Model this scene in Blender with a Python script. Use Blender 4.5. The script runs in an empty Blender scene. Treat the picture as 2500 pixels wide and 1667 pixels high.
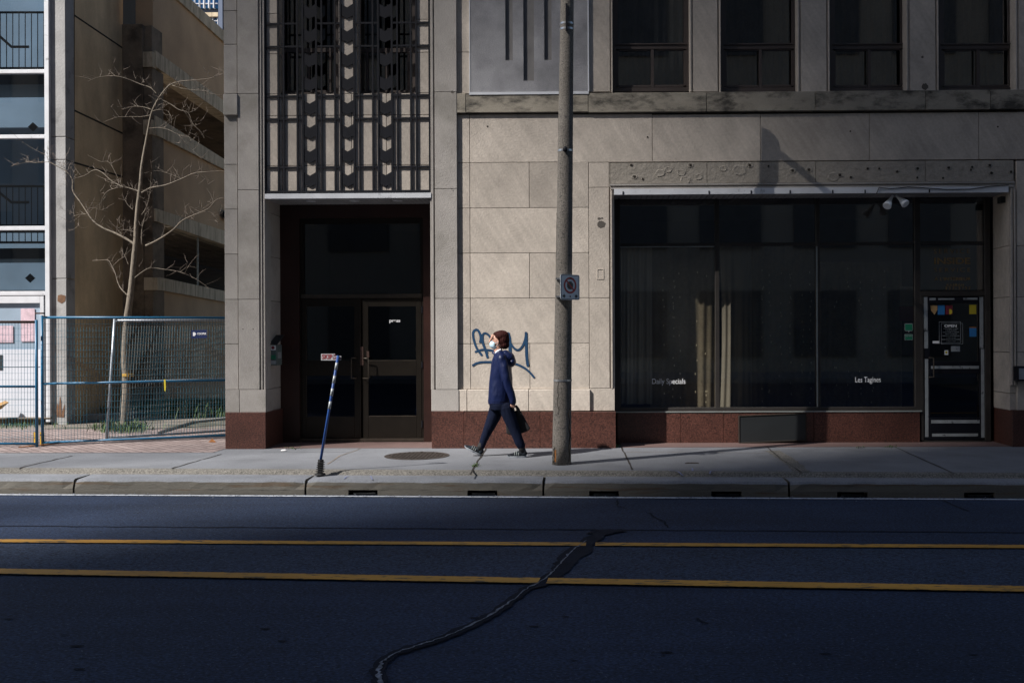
import bpy, bmesh, math, random
from mathutils import Vector, Matrix, Euler, noise as mnoise
R = math.radians
random.seed(7)
scene = bpy.context.scene

# ------------------------------------------------------------------ camera
W_, H_ = 2500.0, 1667.0          # photograph size used for measuring
F_, PCX, PCY = 2400.0, 1403.0, 815.0
YAW, ROLL = R(0.88), R(-0.25)
CAM = Vector((0.0, -13.86, 1.60))
ROT = (Matrix.Rotation(YAW, 3, 'Z') @ Matrix.Rotation(R(90), 3, 'X') @ Matrix.Rotation(ROLL, 3, 'Z'))
cd = bpy.data.cameras.new('camera')
cam = bpy.data.objects.new('camera', cd)
scene.collection.objects.link(cam)
cam.matrix_world = Matrix.Translation(CAM) @ ROT.to_4x4()
cd.sensor_width = 36.0
cd.lens = F_ / W_ * 36.0
cd.shift_x = -(PCX - W_ / 2) / W_
cd.shift_y = (PCY - H_ / 2) / W_
cd.clip_end = 2000.0
scene.camera = cam

# ------------------------------------------------------------------ light
SR, SV = 1.55, 1.82              # sun travel per metre towards the facade: sideways, downwards
sdir = Vector((SR, 1.0, -SV)).normalized()
sun_d = bpy.data.lights.new('sun', 'SUN')
sun_d.energy = 5.0
sun_d.angle = R(0.7)
sun_d.color = (1.0, 0.95, 0.895)
sun = bpy.data.objects.new('sun', sun_d)
scene.collection.objects.link(sun)
sun.rotation_euler = sdir.to_track_quat('-Z', 'Y').to_euler()
world = bpy.data.worlds.new('World')
scene.world = world
world.use_nodes = True
nt = world.node_tree
sky = nt.nodes.new('ShaderNodeTexSky')
sky.sky_type = 'NISHITA'
sky.sun_disc = False
sky.sun_elevation = math.asin(-sdir.z)
sky.sun_rotation = math.atan2(-sdir.x, -sdir.y)
bg = nt.nodes['Background']
bg.inputs[1].default_value = 0.05
nt.links.new(sky.outputs[0], bg.inputs[0])
scene.view_settings.view_transform = 'Standard'
scene.view_settings.look = 'None'
scene.view_settings.exposure = 0.90
scene.view_settings.gamma = 1.0
scene.view_settings.use_curve_mapping = False

# ------------------------------------------------------------------ measuring helpers
def ray(px, py):
    return ROT @ Vector(((px - PCX) / F_, -(py - PCY) / F_, -1.0))
def PY(px, py, Y=0.0):
    d = ray(px, py); return CAM + d * ((Y - CAM.y) / d.y)
def PG(px, py, z=0.0):
    d = ray(px, py); return CAM + d * ((z - CAM.z) / d.z)
def PP(px, py, p, n):
    d = ray(px, py); return CAM + d * ((Vector(p) - CAM).dot(n) / d.dot(n))
def FX(px, Y=0.0, py=640): return PY(px, py, Y).x
def FZ(py, px=1250, Y=0.0): return PY(px, py, Y).z

# ------------------------------------------------------------------ materials
def _n(t, typ, **kw):
    n = t.nodes.new(typ)
    for k, v in kw.items(): setattr(n, k, v)
    return n
def mat(name, col, rough=0.8, metal=0.0, var=0.12, vscale=3.0, fine=0.0, fscale=60.0, bump=0.0, bscale=80.0,
        island=0.0, streak=0.0, lanes=0.0, speck=None, col2=None, c2scale=1.2, c2lo=0.5, c2hi=0.65, spec=0.5, stretch=(1, 1, 1), coat=0.0):
    m = bpy.data.materials.new(name); m.use_nodes = True
    t = m.node_tree; b = t.nodes['Principled BSDF']
    b.inputs['Roughness'].default_value = rough
    b.inputs['Metallic'].default_value = metal
    b.inputs['Specular IOR Level'].default_value = spec
    b.inputs['Coat Weight'].default_value = coat
    geo = _n(t, 'ShaderNodeNewGeometry')
    mp = _n(t, 'ShaderNodeMapping'); mp.inputs['Scale'].default_value = stretch
    t.links.new(geo.outputs['Position'], mp.inputs['Vector'])
    P = mp.outputs[0]
    if island:
        ad = _n(t, 'ShaderNodeVectorMath', operation='MULTIPLY_ADD')
        cmb = _n(t, 'ShaderNodeCombineXYZ')
        for i in range(3): t.links.new(geo.outputs['Random Per Island'], cmb.inputs[i])
        t.links.new(cmb.outputs[0], ad.inputs[0]); ad.inputs[1].default_value = (37, 11, 23)
        t.links.new(P, ad.inputs[2]); P = ad.outputs[0]
    rgb = _n(t, 'ShaderNodeRGB'); rgb.outputs[0].default_value = (*col, 1)
    cur = rgb.outputs[0]
    if col2:
        n2 = _n(t, 'ShaderNodeTexNoise'); n2.inputs['Scale'].default_value = c2scale; n2.inputs['Detail'].default_value = 6
        n2.inputs['Roughness'].default_value = 0.65
        t.links.new(P, n2.inputs['Vector'])
        mr = _n(t, 'ShaderNodeMapRange'); mr.inputs[1].default_value = c2lo; mr.inputs[2].default_value = c2hi
        t.links.new(n2.outputs[0], mr.inputs[0])
        mx = _n(t, 'ShaderNodeMix', data_type='RGBA'); t.links.new(mr.outputs[0], mx.inputs[0])
        t.links.new(cur, mx.inputs[6]); mx.inputs[7].default_value = (*col2, 1); cur = mx.outputs[2]
    val = None
    def addv(sock, amt):
        nonlocal val
        mr = _n(t, 'ShaderNodeMapRange'); mr.inputs[1].default_value = 0.25; mr.inputs[2].default_value = 0.75
        mr.inputs[3].default_value = 1 - amt; mr.inputs[4].default_value = 1 + amt
        t.links.new(sock, mr.inputs[0])
        if val is None: val = mr.outputs[0]
        else:
            mm = _n(t, 'ShaderNodeMath', operation='MULTIPLY'); t.links.new(val, mm.inputs[0]); t.links.new(mr.outputs[0], mm.inputs[1]); val = mm.outputs[0]
    if var:
        n1 = _n(t, 'ShaderNodeTexNoise'); n1.inputs['Scale'].default_value = vscale; n1.inputs['Detail'].default_value = 5
        t.links.new(P, n1.inputs['Vector']); addv(n1.outputs[0], var)
    if fine:
        n3 = _n(t, 'ShaderNodeTexNoise'); n3.inputs['Scale'].default_value = fscale; n3.inputs['Detail'].default_value = 3
        t.links.new(P, n3.inputs['Vector']); addv(n3.outputs[0], fine)
    if streak:
        m4 = _n(t, 'ShaderNodeMapping'); m4.vector_type = 'TEXTURE'; m4.inputs['Rotation'].default_value = (0, R(-32), 0); m4.inputs['Scale'].default_value = (.10, .10, .9)
        t.links.new(P, m4.inputs['Vector'])
        n4 = _n(t, 'ShaderNodeTexNoise'); n4.inputs['Scale'].default_value = 1.6; n4.inputs['Detail'].default_value = 4
        t.links.new(m4.outputs[0], n4.inputs['Vector']); addv(n4.outputs[0], streak)
    if lanes:
        m5 = _n(t, 'ShaderNodeMapping'); m5.inputs['Scale'].default_value = (0.05, 1.3, 1)
        t.links.new(geo.outputs['Position'], m5.inputs['Vector'])
        n5 = _n(t, 'ShaderNodeTexNoise'); n5.inputs['Scale'].default_value = 1.0; n5.inputs['Detail'].default_value = 4
        t.links.new(m5.outputs[0], n5.inputs['Vector']); addv(n5.outputs[0], lanes)
    if island:
        mr = _n(t, 'ShaderNodeMapRange'); mr.inputs[3].default_value = 1 - island; mr.inputs[4].default_value = 1 + island
        t.links.new(geo.outputs['Random Per Island'], mr.inputs[0])
        if val is None: val = mr.outputs[0]
        else:
            mm = _n(t, 'ShaderNodeMath', operation='MULTIPLY'); t.links.new(val, mm.inputs[0]); t.links.new(mr.outputs[0], mm.inputs[1]); val = mm.outputs[0]
    if val is not None:
        vm = _n(t, 'ShaderNodeVectorMath', operation='SCALE')
        t.links.new(cur, vm.inputs[0]); t.links.new(val, vm.inputs[3]); cur = vm.outputs[0]
    if speck:
        n6 = _n(t, 'ShaderNodeTexNoise'); n6.inputs['Scale'].default_value = speck[1]; n6.inputs['Detail'].default_value = 1
        t.links.new(geo.outputs['Position'], n6.inputs['Vector'])
        mr = _n(t, 'ShaderNodeMapRange'); mr.inputs[1].default_value = speck[2]; mr.inputs[2].default_value = speck[2] + .03
        t.links.new(n6.outputs[0], mr.inputs[0])
        mx = _n(t, 'ShaderNodeMix', data_type='RGBA'); t.links.new(mr.outputs[0], mx.inputs[0]); t.links.new(cur, mx.inputs[6]); mx.inputs[7].default_value = (*speck[0], 1); cur = mx.outputs[2]
    t.links.new(cur, b.inputs['Base Color'])
    if bump:
        nb = _n(t, 'ShaderNodeTexNoise'); nb.inputs['Scale'].default_value = bscale; nb.inputs['Detail'].default_value = 4
        t.links.new(P, nb.inputs['Vector'])
        bp = _n(t, 'ShaderNodeBump'); bp.inputs['Strength'].default_value = min(1.0, bump); bp.inputs['Distance'].default_value = 0.01
        t.links.new(nb.outputs[0], bp.inputs['Height']); t.links.new(bp.outputs[0], b.inputs['Normal'])
    m['cur'] = 0
    return m
def glass(name, tint, gloss=0.12, rough=0.02):
    m = bpy.data.materials.new(name); m.use_nodes = True
    t = m.node_tree; t.nodes.remove(t.nodes['Principled BSDF']); out = t.nodes['Material Output']
    tr = _n(t, 'ShaderNodeBsdfTransparent'); tr.inputs[0].default_value = (*tint, 1)
    gl = _n(t, 'ShaderNodeBsdfGlossy'); gl.inputs['Roughness'].default_value = rough; gl.inputs[0].default_value = (1, 1, 1, 1)
    lw = _n(t, 'ShaderNodeFresnel'); lw.inputs[0].default_value = 1.45
    ml = _n(t, 'ShaderNodeMath', operation='MULTIPLY_ADD'); ml.inputs[1].default_value = 1.6; ml.inputs[2].default_value = gloss - 0.06
    t.links.new(lw.outputs[0], ml.inputs[0])
    mx = _n(t, 'ShaderNodeMixShader'); t.links.new(ml.outputs[0], mx.inputs[0]); t.links.new(tr.outputs[0], mx.inputs[1]); t.links.new(gl.outputs[0], mx.inputs[2])
    t.links.new(mx.outputs[0], out.inputs[0])
    return m

M = {}
M['stone'] = mat('limestone', (0.455, 0.405, 0.352), 0.85, var=0.17, vscale=2.2, fine=0.09, fscale=30, bump=0.4, bscale=45, island=0.11, streak=0.11)
M['stone_grey'] = mat('limestone_weathered', (0.355, 0.332, 0.31), 0.85, var=0.14, vscale=1.8, fine=0.07, fscale=60, bump=0.5, bscale=70, island=0.06, streak=0.05,
                      col2=(0.24, 0.225, 0.20), c2scale=1.4, c2lo=0.5, c2hi=0.72)
M['stone_ledge'] = mat('limestone_stained', (0.30, 0.27, 0.22), 0.88, var=0.15, vscale=4, fine=0.1, fscale=50, bump=0.5, bscale=60, island=0.05,
                       col2=(0.055, 0.05, 0.042), c2scale=2.6, c2lo=0.47, c2hi=0.66, stretch=(1, 1, 2.2))
M['stone_rough'] = mat('limestone_pitted', (0.31, 0.28, 0.24), 0.9, var=0.22, vscale=5, fine=0.12, fscale=40, bump=0.9, bscale=22, island=0.05,
                       col2=(0.17, 0.155, 0.13), c2scale=5, c2lo=0.55, c2hi=0.7)
M['mortar'] = mat('mortar', (0.09, 0.08, 0.07), 0.95)
M['granite_dark'] = mat('dark_red_granite', (0.030, 0.011, 0.008), 0.4, var=0.3, vscale=3, fine=0.4, fscale=120, bump=0.1)  # the red granite again, recess shade put into its colour
M['granite'] = mat('red_granite', (0.078, 0.031, 0.023), 0.42, var=0.30, vscale=2.2, fine=0.8, fscale=60, bump=0.15, bscale=200, island=0.08,
                   col2=(0.035, 0.016, 0.013), c2scale=45, c2lo=0.52, c2hi=0.66)
M['stucco'] = mat('grey_stucco', (0.30, 0.30, 0.315), 0.92, var=0.3, vscale=1.3, fine=0.12, fscale=90, bump=0.8, bscale=120,
                  col2=(0.15, 0.15, 0.165), c2scale=1.0, c2lo=0.42, c2hi=0.7)
M['groove'] = mat('stucco_groove', (0.17, 0.165, 0.165), 0.9, var=0.2, vscale=4, bump=0.4)
M['white_metal'] = mat('white_painted_metal', (0.62, 0.64, 0.68), 0.45, var=0.1, vscale=5, col2=(0.33, 0.34, 0.36), c2scale=9, c2lo=0.62, c2hi=0.72)
M['black_iron'] = mat('black_iron', (0.005, 0.006, 0.011), 0.6, spec=0.25, var=0.25, vscale=6)
M['bronze'] = mat('dark_bronze', (0.019, 0.015, 0.011), 0.42, metal=0.5, var=0.18, vscale=7)
M['bronze_light'] = mat('worn_bronze', (0.075, 0.062, 0.05), 0.4, metal=0.55, var=0.25, vscale=9)
M['frame_brown'] = mat('brown_window_frame', (0.065, 0.052, 0.048), 0.45, var=0.15, vscale=6)
M['shop_frame'] = mat('shop_window_frame', (0.05, 0.045, 0.042), 0.4, metal=0.3, var=0.15, vscale=6)
M['glass_dark'] = glass('dark_glass', (0.16, 0.17, 0.19), 0.10)
M['glass_up'] = glass('upper_window_glass', (0.3, 0.33, 0.38), 0.20)
M['glass_shop'] = glass('shop_glass', (0.72, 0.71, 0.67), 0.20)
M['glass_stair'] = glass('stairwell_glass', (0.42, 0.50, 0.56), 0.16)
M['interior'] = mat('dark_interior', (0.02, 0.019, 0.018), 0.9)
M['interior_grey'] = mat('stair_interior', (0.27, 0.35, 0.44), 0.9, var=0.25, vscale=0.8)
M['curtain'] = mat('sheer_curtain', (0.27, 0.235, 0.175), 0.9, var=0.45, vscale=1.6, fine=0.15, fscale=25)
M['curtain_pale'] = mat('pale_curtain', (0.46, 0.43, 0.37), 0.9, var=0.2, vscale=1.5)
M['curtain_dot'] = mat('curtain_motif', (0.75, 0.68, 0.5), 0.8, var=0.2)
M['soffit'] = mat('soffit_metal', (0.30, 0.30, 0.31), 0.5, var=0.2)
M['concrete'] = mat('grey_concrete', (0.33, 0.33, 0.33), 0.9, var=0.18, vscale=2.2, fine=0.1, fscale=60, bump=0.4, bscale=40, col2=(0.20, 0.20, 0.20), c2scale=3, c2lo=0.55, c2hi=0.72)
M['concrete_brown'] = mat('brown_concrete', (0.68, 0.51, 0.31), 0.92, var=0.2, vscale=1.6, fine=0.08, fscale=50, bump=0.3, bscale=40,
                          col2=(0.42, 0.31, 0.19), c2scale=0.9, c2lo=0.42, c2hi=0.7, stretch=(1, 1, 0.5))
M['concrete_brown2'] = mat('ramp_concrete', (0.48, 0.33, 0.20), 0.92, var=0.16, vscale=1.2, fine=0.08, fscale=50, bump=0.3, bscale=40)
M['concrete_ledge'] = mat('ledge_concrete', (0.55, 0.46, 0.33), 0.92, var=0.2, vscale=4, fine=0.1, fscale=50, col2=(0.2, 0.16, 0.11), c2scale=5, c2lo=0.5, c2hi=0.7, stretch=(1, 1.6, 0.25))
M['concrete_dark'] = mat('stained_concrete', (0.20, 0.155, 0.11), 0.92, var=0.3, vscale=2.5, fine=0.1, fscale=40, bump=0.5, bscale=30, col2=(0.09, 0.07, 0.05), c2scale=1.8, c2lo=0.5, c2hi=0.65)
M['rust'] = mat('rust_stained_concrete', (0.17, 0.09, 0.05), 0.9, var=0.3, vscale=8)  # rust on the column; on one jamb it paints orange light
M['joint'] = mat('panel_joint', (0.03, 0.024, 0.018), 0.95)
M['rail_dark'] = mat('dark_railing', (0.02, 0.028, 0.035), 0.5)
M['white_door'] = mat('white_panel', (0.60, 0.63, 0.70), 0.5, var=0.06, vscale=3)
M['pink'] = mat('pink_paper', (0.58, 0.44, 0.50), 0.8, var=0.25, vscale=9, fine=0.1, fscale=40)
M['blue_fence'] = mat('blue_fence_paint', (0.012, 0.115, 0.23), 0.4, var=0.2, vscale=5, col2=(0.05, 0.03, 0.02), c2scale=11, c2lo=0.66, c2hi=0.7)
M['blue_wire'] = mat('blue_wire', (0.03, 0.15, 0.22), 0.45, metal=0.2, var=0.35, vscale=4)
M['rust_rail'] = mat('rusty_rail', (0.07, 0.035, 0.025), 0.7, var=0.3, vscale=9)
M['galv'] = mat('galvanised_steel', (0.38, 0.41, 0.45), 0.45, metal=0.5, var=0.2, vscale=7)
M['galv_wire'] = mat('galvanised_wire', (0.30, 0.33, 0.32), 0.5, metal=0.3, var=0.2)
M['yellow'] = mat('yellow_paint', (0.62, 0.36, 0.02), 0.6, var=0.25, vscale=14, col2=(0.10, 0.05, 0.02), c2scale=20, c2lo=0.55, c2hi=0.6)
M['orange_rust'] = mat('orange_rust', (0.33, 0.13, 0.035), 0.75, var=0.35, vscale=9)
M['bark'] = mat('pale_bark', (0.17, 0.145, 0.115), 0.92, var=0.25, vscale=5, fine=0.25, fscale=35, bump=0.8, bscale=35, stretch=(1, 1, 0.4))
M['twig'] = mat('twig_bark', (0.17, 0.14, 0.115), 0.9, var=0.3, vscale=3)
M['leaf'] = mat('weed_leaf', (0.045, 0.085, 0.018), 0.7, var=0.4, vscale=8)
M['pole'] = mat('aggregate_concrete_pole', (0.165, 0.150, 0.132), 0.9, var=0.15, vscale=3, fine=0.5, fscale=70, bump=0.8, bscale=80, col2=(0.08, 0.075, 0.07), c2scale=30, c2lo=0.55, c2hi=0.65)
M['steel_band'] = mat('steel_band', (0.5, 0.52, 0.55), 0.3, metal=0.8)
M['dark_stain'] = mat('dark_stain', (0.018, 0.014, 0.011), 0.9, var=0.4, vscale=20)
M['sign_white'] = mat('sign_white', (0.80, 0.84, 0.88), 0.4, var=0.06)
M['sign_red'] = mat('sign_red', (0.42, 0.012, 0.02), 0.4, var=0.1)
M['sign_black'] = mat('sign_black', (0.01, 0.012, 0.022), 0.4)
M['graffiti'] = mat('teal_spray_paint', (0.002, 0.040, 0.105), 0.6, var=0.2, vscale=12)
M['text_white'] = mat('lettering_white', (0.85, 0.86, 0.88), 0.5, var=0.0)
M['text_gold'] = mat('lettering_gold', (0.24, 0.15, 0.055), 0.5, var=0.0)
M['text_blue'] = mat('lettering_blue', (0.02, 0.07, 0.30), 0.5, var=0.0)
M['blue_post'] = mat('blue_plastic', (0.012, 0.06, 0.24), 0.45, var=0.12)
M['navy_plate'] = mat('navy_plate', (0.006, 0.018, 0.085), 0.5)
M['black_rubber'] = mat('black_rubber', (0.012, 0.012, 0.013), 0.8, bump=0.4, bscale=60)
M['iron'] = mat('cast_iron', (0.06, 0.05, 0.045), 0.6, metal=0.4, var=0.3, vscale=25, bump=1.0, bscale=60)
M['dark_box'] = mat('dark_grey_box', (0.018, 0.021, 0.023), 0.5, var=0.15)
M['asphalt'] = mat('asphalt', (0.016, 0.027, 0.056), lanes=0.35, speck=((0.07, 0.085, 0.12), 55, 0.70), rough=0.9, spec=0.3, var=0.2, vscale=0.8, fine=0.9, fscale=70, bump=0.7, bscale=110,
                   col2=(0.011, 0.019, 0.040), c2scale=0.5, c2lo=0.45, c2hi=0.7, stretch=(0.6, 1, 1))
M['asphalt_rough'] = mat('worn_asphalt', (0.027, 0.040, 0.070), lanes=0.25, speck=((0.10, 0.12, 0.16), 50, 0.67), rough=0.9, spec=0.3, var=0.2, vscale=0.9, fine=1.0, fscale=65, bump=0.9, bscale=90, stretch=(0.6, 1, 1))
M['tar'] = mat('tar_seal', (0.011, 0.014, 0.024), 0.95, spec=0.15, var=0.3, vscale=5, bump=0.5)
M['crack'] = mat('crumbled_crack', (0.15, 0.165, 0.195), 0.95, var=0.4, vscale=10, fine=0.7, fscale=60, bump=1.0, bscale=50)
M['line_yellow'] = mat('yellow_line_paint', (0.50, 0.25, 0.035), 0.7, var=0.3, vscale=3, col2=(0.10, 0.075, 0.04), c2scale=22, c2lo=0.56, c2hi=0.62, stretch=(.3, 1, 1))
M['line_white'] = mat('white_line_paint', (0.42, 0.45, 0.50), 0.7, var=0.15, vscale=4, col2=(0.08, 0.09, 0.11), c2scale=25, c2lo=0.54, c2hi=0.60)
M['sidewalk'] = mat('sidewalk_concrete', (0.142, 0.150, 0.166), speck=((0.06, 0.06, 0.065), 22, 0.74), rough=0.92, var=0.15, vscale=1.3, fine=0.18, fscale=60, bump=0.4, bscale=70, col2=(0.10, 0.104, 0.116), c2scale=1.1, c2lo=0.5, c2hi=0.75)
M['gravelly'] = mat('exposed_aggregate', (0.135, 0.128, 0.115), 0.95, var=0.15, vscale=3, fine=0.7, fscale=55, bump=1.0, bscale=60)
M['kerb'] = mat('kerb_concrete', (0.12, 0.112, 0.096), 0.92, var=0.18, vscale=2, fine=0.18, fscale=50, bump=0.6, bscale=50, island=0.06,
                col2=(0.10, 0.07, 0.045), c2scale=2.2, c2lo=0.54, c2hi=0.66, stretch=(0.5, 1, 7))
M['kerb_top'] = mat('kerb_top_concrete', (0.155, 0.165, 0.185), 0.92, var=0.18, vscale=3, fine=0.2, fscale=50, bump=0.5, bscale=50)  # cleaner concrete, also lightened and cooled to imitate the sunlit kerb top
M['banner'] = mat('faded_white_plastic', (0.42, 0.42, 0.44), 0.6, var=0.1)
M['maroon'] = mat('faded_red_print', (0.24, 0.02, 0.03), 0.6)
M['entry_slab'] = mat('red_brown_slab', (0.12, 0.075, 0.068), 0.8, var=0.15, vscale=3, fine=0.1)
M['jacket'] = mat('navy_nylon', (0.005, 0.011, 0.052), 0.44, var=0.2, vscale=6, spec=0.3, bump=0.25, bscale=14, stretch=(1, 1, 0.7))
M['trousers'] = mat('navy_trousers', (0.003, 0.006, 0.020), 0.85, spec=0.15, var=0.15, vscale=5, bump=0.3, bscale=14)
M['hair'] = mat('dark_red_hair', (0.036, 0.008, 0.007), 0.75, spec=0.15, var=0.35, vscale=10, bump=0.6, bscale=60, stretch=(1, 1, 0.25))
M['skin'] = mat('skin', (0.48, 0.27, 0.20), 0.55, var=0.06, vscale=10)
M['mask'] = mat('pale_blue_mask', (0.45, 0.62, 0.72), 0.8, var=0.06)
M['shirt'] = mat('white_shirt', (0.7, 0.72, 0.78), 0.8)
M['bag'] = mat('black_cloth_bag', (0.006, 0.006, 0.008), 0.85, var=0.2, bump=0.3, bscale=25)
M['shoe'] = mat('black_trainer', (0.008, 0.010, 0.014), 0.8, var=0.3, vscale=40, spec=0.2, col2=(0.03, 0.045, 0.06), c2scale=28, c2lo=0.55, c2hi=0.6, stretch=(1, 1, 2))
M['sole'] = mat('grey_sole', (0.22, 0.24, 0.27), 0.7, var=0.1)
M['paper'] = mat('scrap_paper', (0.7, 0.7, 0.7), 0.8)
M['wood'] = mat('raw_plank', (0.48, 0.30, 0.13), 0.8, var=0.2, vscale=6, stretch=(1, 1, 6))
M['opp_wall'] = mat('opposite_stone', (0.26, 0.24, 0.21), 0.9, var=0.12, vscale=0.5)
M['opp_glass'] = mat('opposite_windows', (0.06, 0.062, 0.068), 0.5, var=0.3)
M['tower'] = mat('tower_cladding', (0.12, 0.125, 0.14), 0.8, var=0.1, vscale=0.2)  # surface of the added sun blockers behind the camera
M['blue_clad'] = mat('blue_cladding', (0.09, 0.12, 0.19), 0.5, var=0.1, vscale=0.3)
M['green'] = mat('green_sticker', (0.01, 0.17, 0.09), 0.5)
M['sticker_blue'] = mat('blue_sticker', (0.03, 0.20, 0.50), 0.5)
M['sticker_yellow'] = mat('yellow_sticker', (0.55, 0.45, 0.03), 0.5)
M['sticker_red'] = mat('maroon_sticker', (0.20, 0.02, 0.04), 0.5)
M['teal_box'] = mat('grey_green_plastic', (0.10, 0.13, 0.13), 0.5, var=0.2)
M['tape'] = mat('silver_tape', (0.34, 0.37, 0.39), 0.45, metal=0.2, var=0.2, vscale=8, col2=(0.12, 0.13, 0.14), c2scale=14, c2lo=0.6, c2hi=0.64)
M['chalk'] = mat('faded_marking_paint', (0.17, 0.19, 0.30), 0.9)

M['yard'] = mat('yard_ground', (0.16, 0.14, 0.12), 0.95, var=0.25, vscale=1.5, fine=0.4, fscale=40, bump=0.6, col2=(0.07, 0.07, 0.05), c2scale=1.2, c2lo=0.45, c2hi=0.6)
def brick_mat():
    m = mat('pink_pavers', (0.25, 0.20, 0.19), 0.9, var=0.15, vscale=2, fine=0.15, fscale=50, bump=0.3)
    t = m.node_tree; b = t.nodes['Principled BSDF']
    src = b.inputs['Base Color'].links[0].from_socket
    br = _n(t, 'ShaderNodeTexBrick'); br.inputs['Scale'].default_value = 1.0
    br.inputs['Brick Width'].default_value = 0.24; br.inputs['Row Height'].default_value = 0.12; br.inputs['Mortar Size'].default_value = 0.008
    br.inputs['Color1'].default_value = (1, 1, 1, 1); br.inputs['Color2'].default_value = (0.75, 0.72, 0.72, 1); br.inputs['Mortar'].default_value = (0.2, 0.18, 0.17, 1)
    mp = _n(t, 'ShaderNodeMapping'); mp.inputs['Rotation'].default_value = (0, 0, R(45)); g = _n(t, 'ShaderNodeNewGeometry')
    t.links.new(g.outputs['Position'], mp.inputs[0]); t.links.new(mp.outputs[0], br.inputs['Vector'])
    mx = _n(t, 'ShaderNodeMix', data_type='RGBA', blend_type='MULTIPLY'); mx.inputs[0].default_value = 1.0
    t.links.new(src, mx.inputs[6]); t.links.new(br.outputs[0], mx.inputs[7]); t.links.new(mx.outputs[2], b.inputs['Base Color'])
    return m
M['pavers'] = brick_mat()

# ------------------------------------------------------------------ mesh builder
LATE = []
class MB:
    def __init__(s): s.v = []; s.f = []; s.cuts = []
    def add(s, vs, fs):
        o = len(s.v); s.cuts.append((o, len(s.f))); s.v += [tuple(v) for v in vs]; s.f += [tuple(i + o for i in f) for f in fs]; return s
    def box(s, x0, x1, y0, y1, z0, z1):
        x0, x1 = sorted((x0, x1)); y0, y1 = sorted((y0, y1)); z0, z1 = sorted((z0, z1))
        return s.add([(x0, y0, z0), (x1, y0, z0), (x1, y1, z0), (x0, y1, z0), (x0, y0, z1), (x1, y0, z1), (x1, y1, z1), (x0, y1, z1)],
                     [(0, 3, 2, 1), (4, 5, 6, 7), (0, 1, 5, 4), (1, 2, 6, 5), (2, 3, 7, 6), (3, 0, 4, 7)])
    def fbox(s, px0, px1, py0, py1, Y, dep, refx=1250):        # measured front face at depth plane Y
        return s.box(FX(px0, Y), FX(px1, Y), Y, Y + dep, FZ(py1, refx, Y), FZ(py0, refx, Y))
    def prism(s, pts, off):                                    # polygon (list of Vectors) extruded by vector off
        n = len(pts); pts = [Vector(p) for p in pts]; off = Vector(off)
        vs = pts + [p + off for p in pts]
        fs = [tuple(range(n)), tuple(range(2 * n - 1, n - 1, -1))] + [(i, i + n, (i + 1) % n + n, (i + 1) % n) for i in range(n)]
        return s.add(vs, fs)
    def sheet(s, pts): return s.add(pts, [tuple(range(len(pts)))])
    def tube(s, path, rad, n=8, caps=True):
        path = [Vector(p) for p in path]; k = len(path)
        if not hasattr(rad, '__len__'): rad = [rad] * k
        up = Vector((0.31, 0.57, 0.76)); vs = []; prev = None
        for i, p in enumerate(path):
            d = (path[min(i + 1, k - 1)] - path[max(i - 1, 0)]).normalized()
            if prev is None: a = d.orthogonal().normalized()
            else:
                a = prev - d * prev.dot(d)
                a = a.normalized() if a.length > 1e-5 else d.orthogonal().normalized()
            prev = a; b = d.cross(a)
            for j in range(n):
                t = 2 * math.pi * j / n; vs.append(p + (a * math.cos(t) + b * math.sin(t)) * rad[i])
        fs = [(i * n + j, i * n + (j + 1) % n, (i + 1) * n + (j + 1) % n, (i + 1) * n + j) for i in range(k - 1) for j in range(n)]
        if caps: fs += [tuple(range(n - 1, -1, -1)), tuple(range((k - 1) * n, k * n))]
        return s.add(vs, fs)
    def ell(s, c, r, rot=None, nu=16, nv=10):
        c = Vector(c); vs = []; rot = rot or Matrix.Identity(3)
        for i in range(nv + 1):
            ph = math.pi * i / nv
            for j in range(nu):
                th = 2 * math.pi * j / nu
                vs.append(c + rot @ Vector((r[0] * math.sin(ph) * math.cos(th), r[1] * math.sin(ph) * math.sin(th), r[2] * math.cos(ph))))
        fs = [(i * nu + j, (i + 1) * nu + j, (i + 1) * nu + (j + 1) % nu, i * nu + (j + 1) % nu) for i in range(nv) for j in range(nu)]
        return s.add(vs, fs)
    def rings(s, secs, n=20, power=2.0):      # horizontal ellipse rings: (x, y, z, rx, ry)
        vs = []
        for (x, y, z, rx, ry) in secs:
            for j in range(n):
                t = 2 * math.pi * j / n; vs.append((x + rx * math.cos(t), y + ry * math.sin(t), z))
        k = len(secs)
        fs = [(i * n + j, i * n + (j + 1) % n, (i + 1) * n + (j + 1) % n, (i + 1) * n + j) for i in range(k - 1) for j in range(n)]
        fs += [tuple(range(n - 1, -1, -1)), tuple(range((k - 1) * n, k * n))]
        return s.add(vs, fs)
    def ribbon(s, pts, w, jit=0.0, z=None, side=None):
        pts = [Vector(p) for p in pts]; vs = []
        k = len(pts)
        if not hasattr(w, '__len__'): w = [w] * k
        for i, p in enumerate(pts):
            d = (pts[min(i + 1, k - 1)] - pts[max(i - 1, 0)]); up = side or Vector((0, 0, 1))
            n = d.cross(up).normalized()
            vs += [p + n * (w[i] / 2 * (1 + random.uniform(-jit, jit))), p - n * (w[i] / 2 * (1 + random.uniform(-jit, jit)))]
        return s.add(vs, [(2 * i, 2 * i + 1, 2 * i + 3, 2 * i + 2) for i in range(k - 1)])
    def build_each(s, name, m, parent=None, per=1, **k):   # one object per box or piece added
        vs, fs, cuts = s.v, s.f, s.cuts
        for a in range(0, len(cuts), per):
            v0, f0 = cuts[a]; v1, f1 = cuts[a + per] if a + per < len(cuts) else (len(vs), len(fs))
            q = MB(); q.v = vs[v0:v1]; q.f = [tuple(i - v0 for i in f) for f in fs[f0:f1]]; q.build(name, m, parent, **k)
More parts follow.
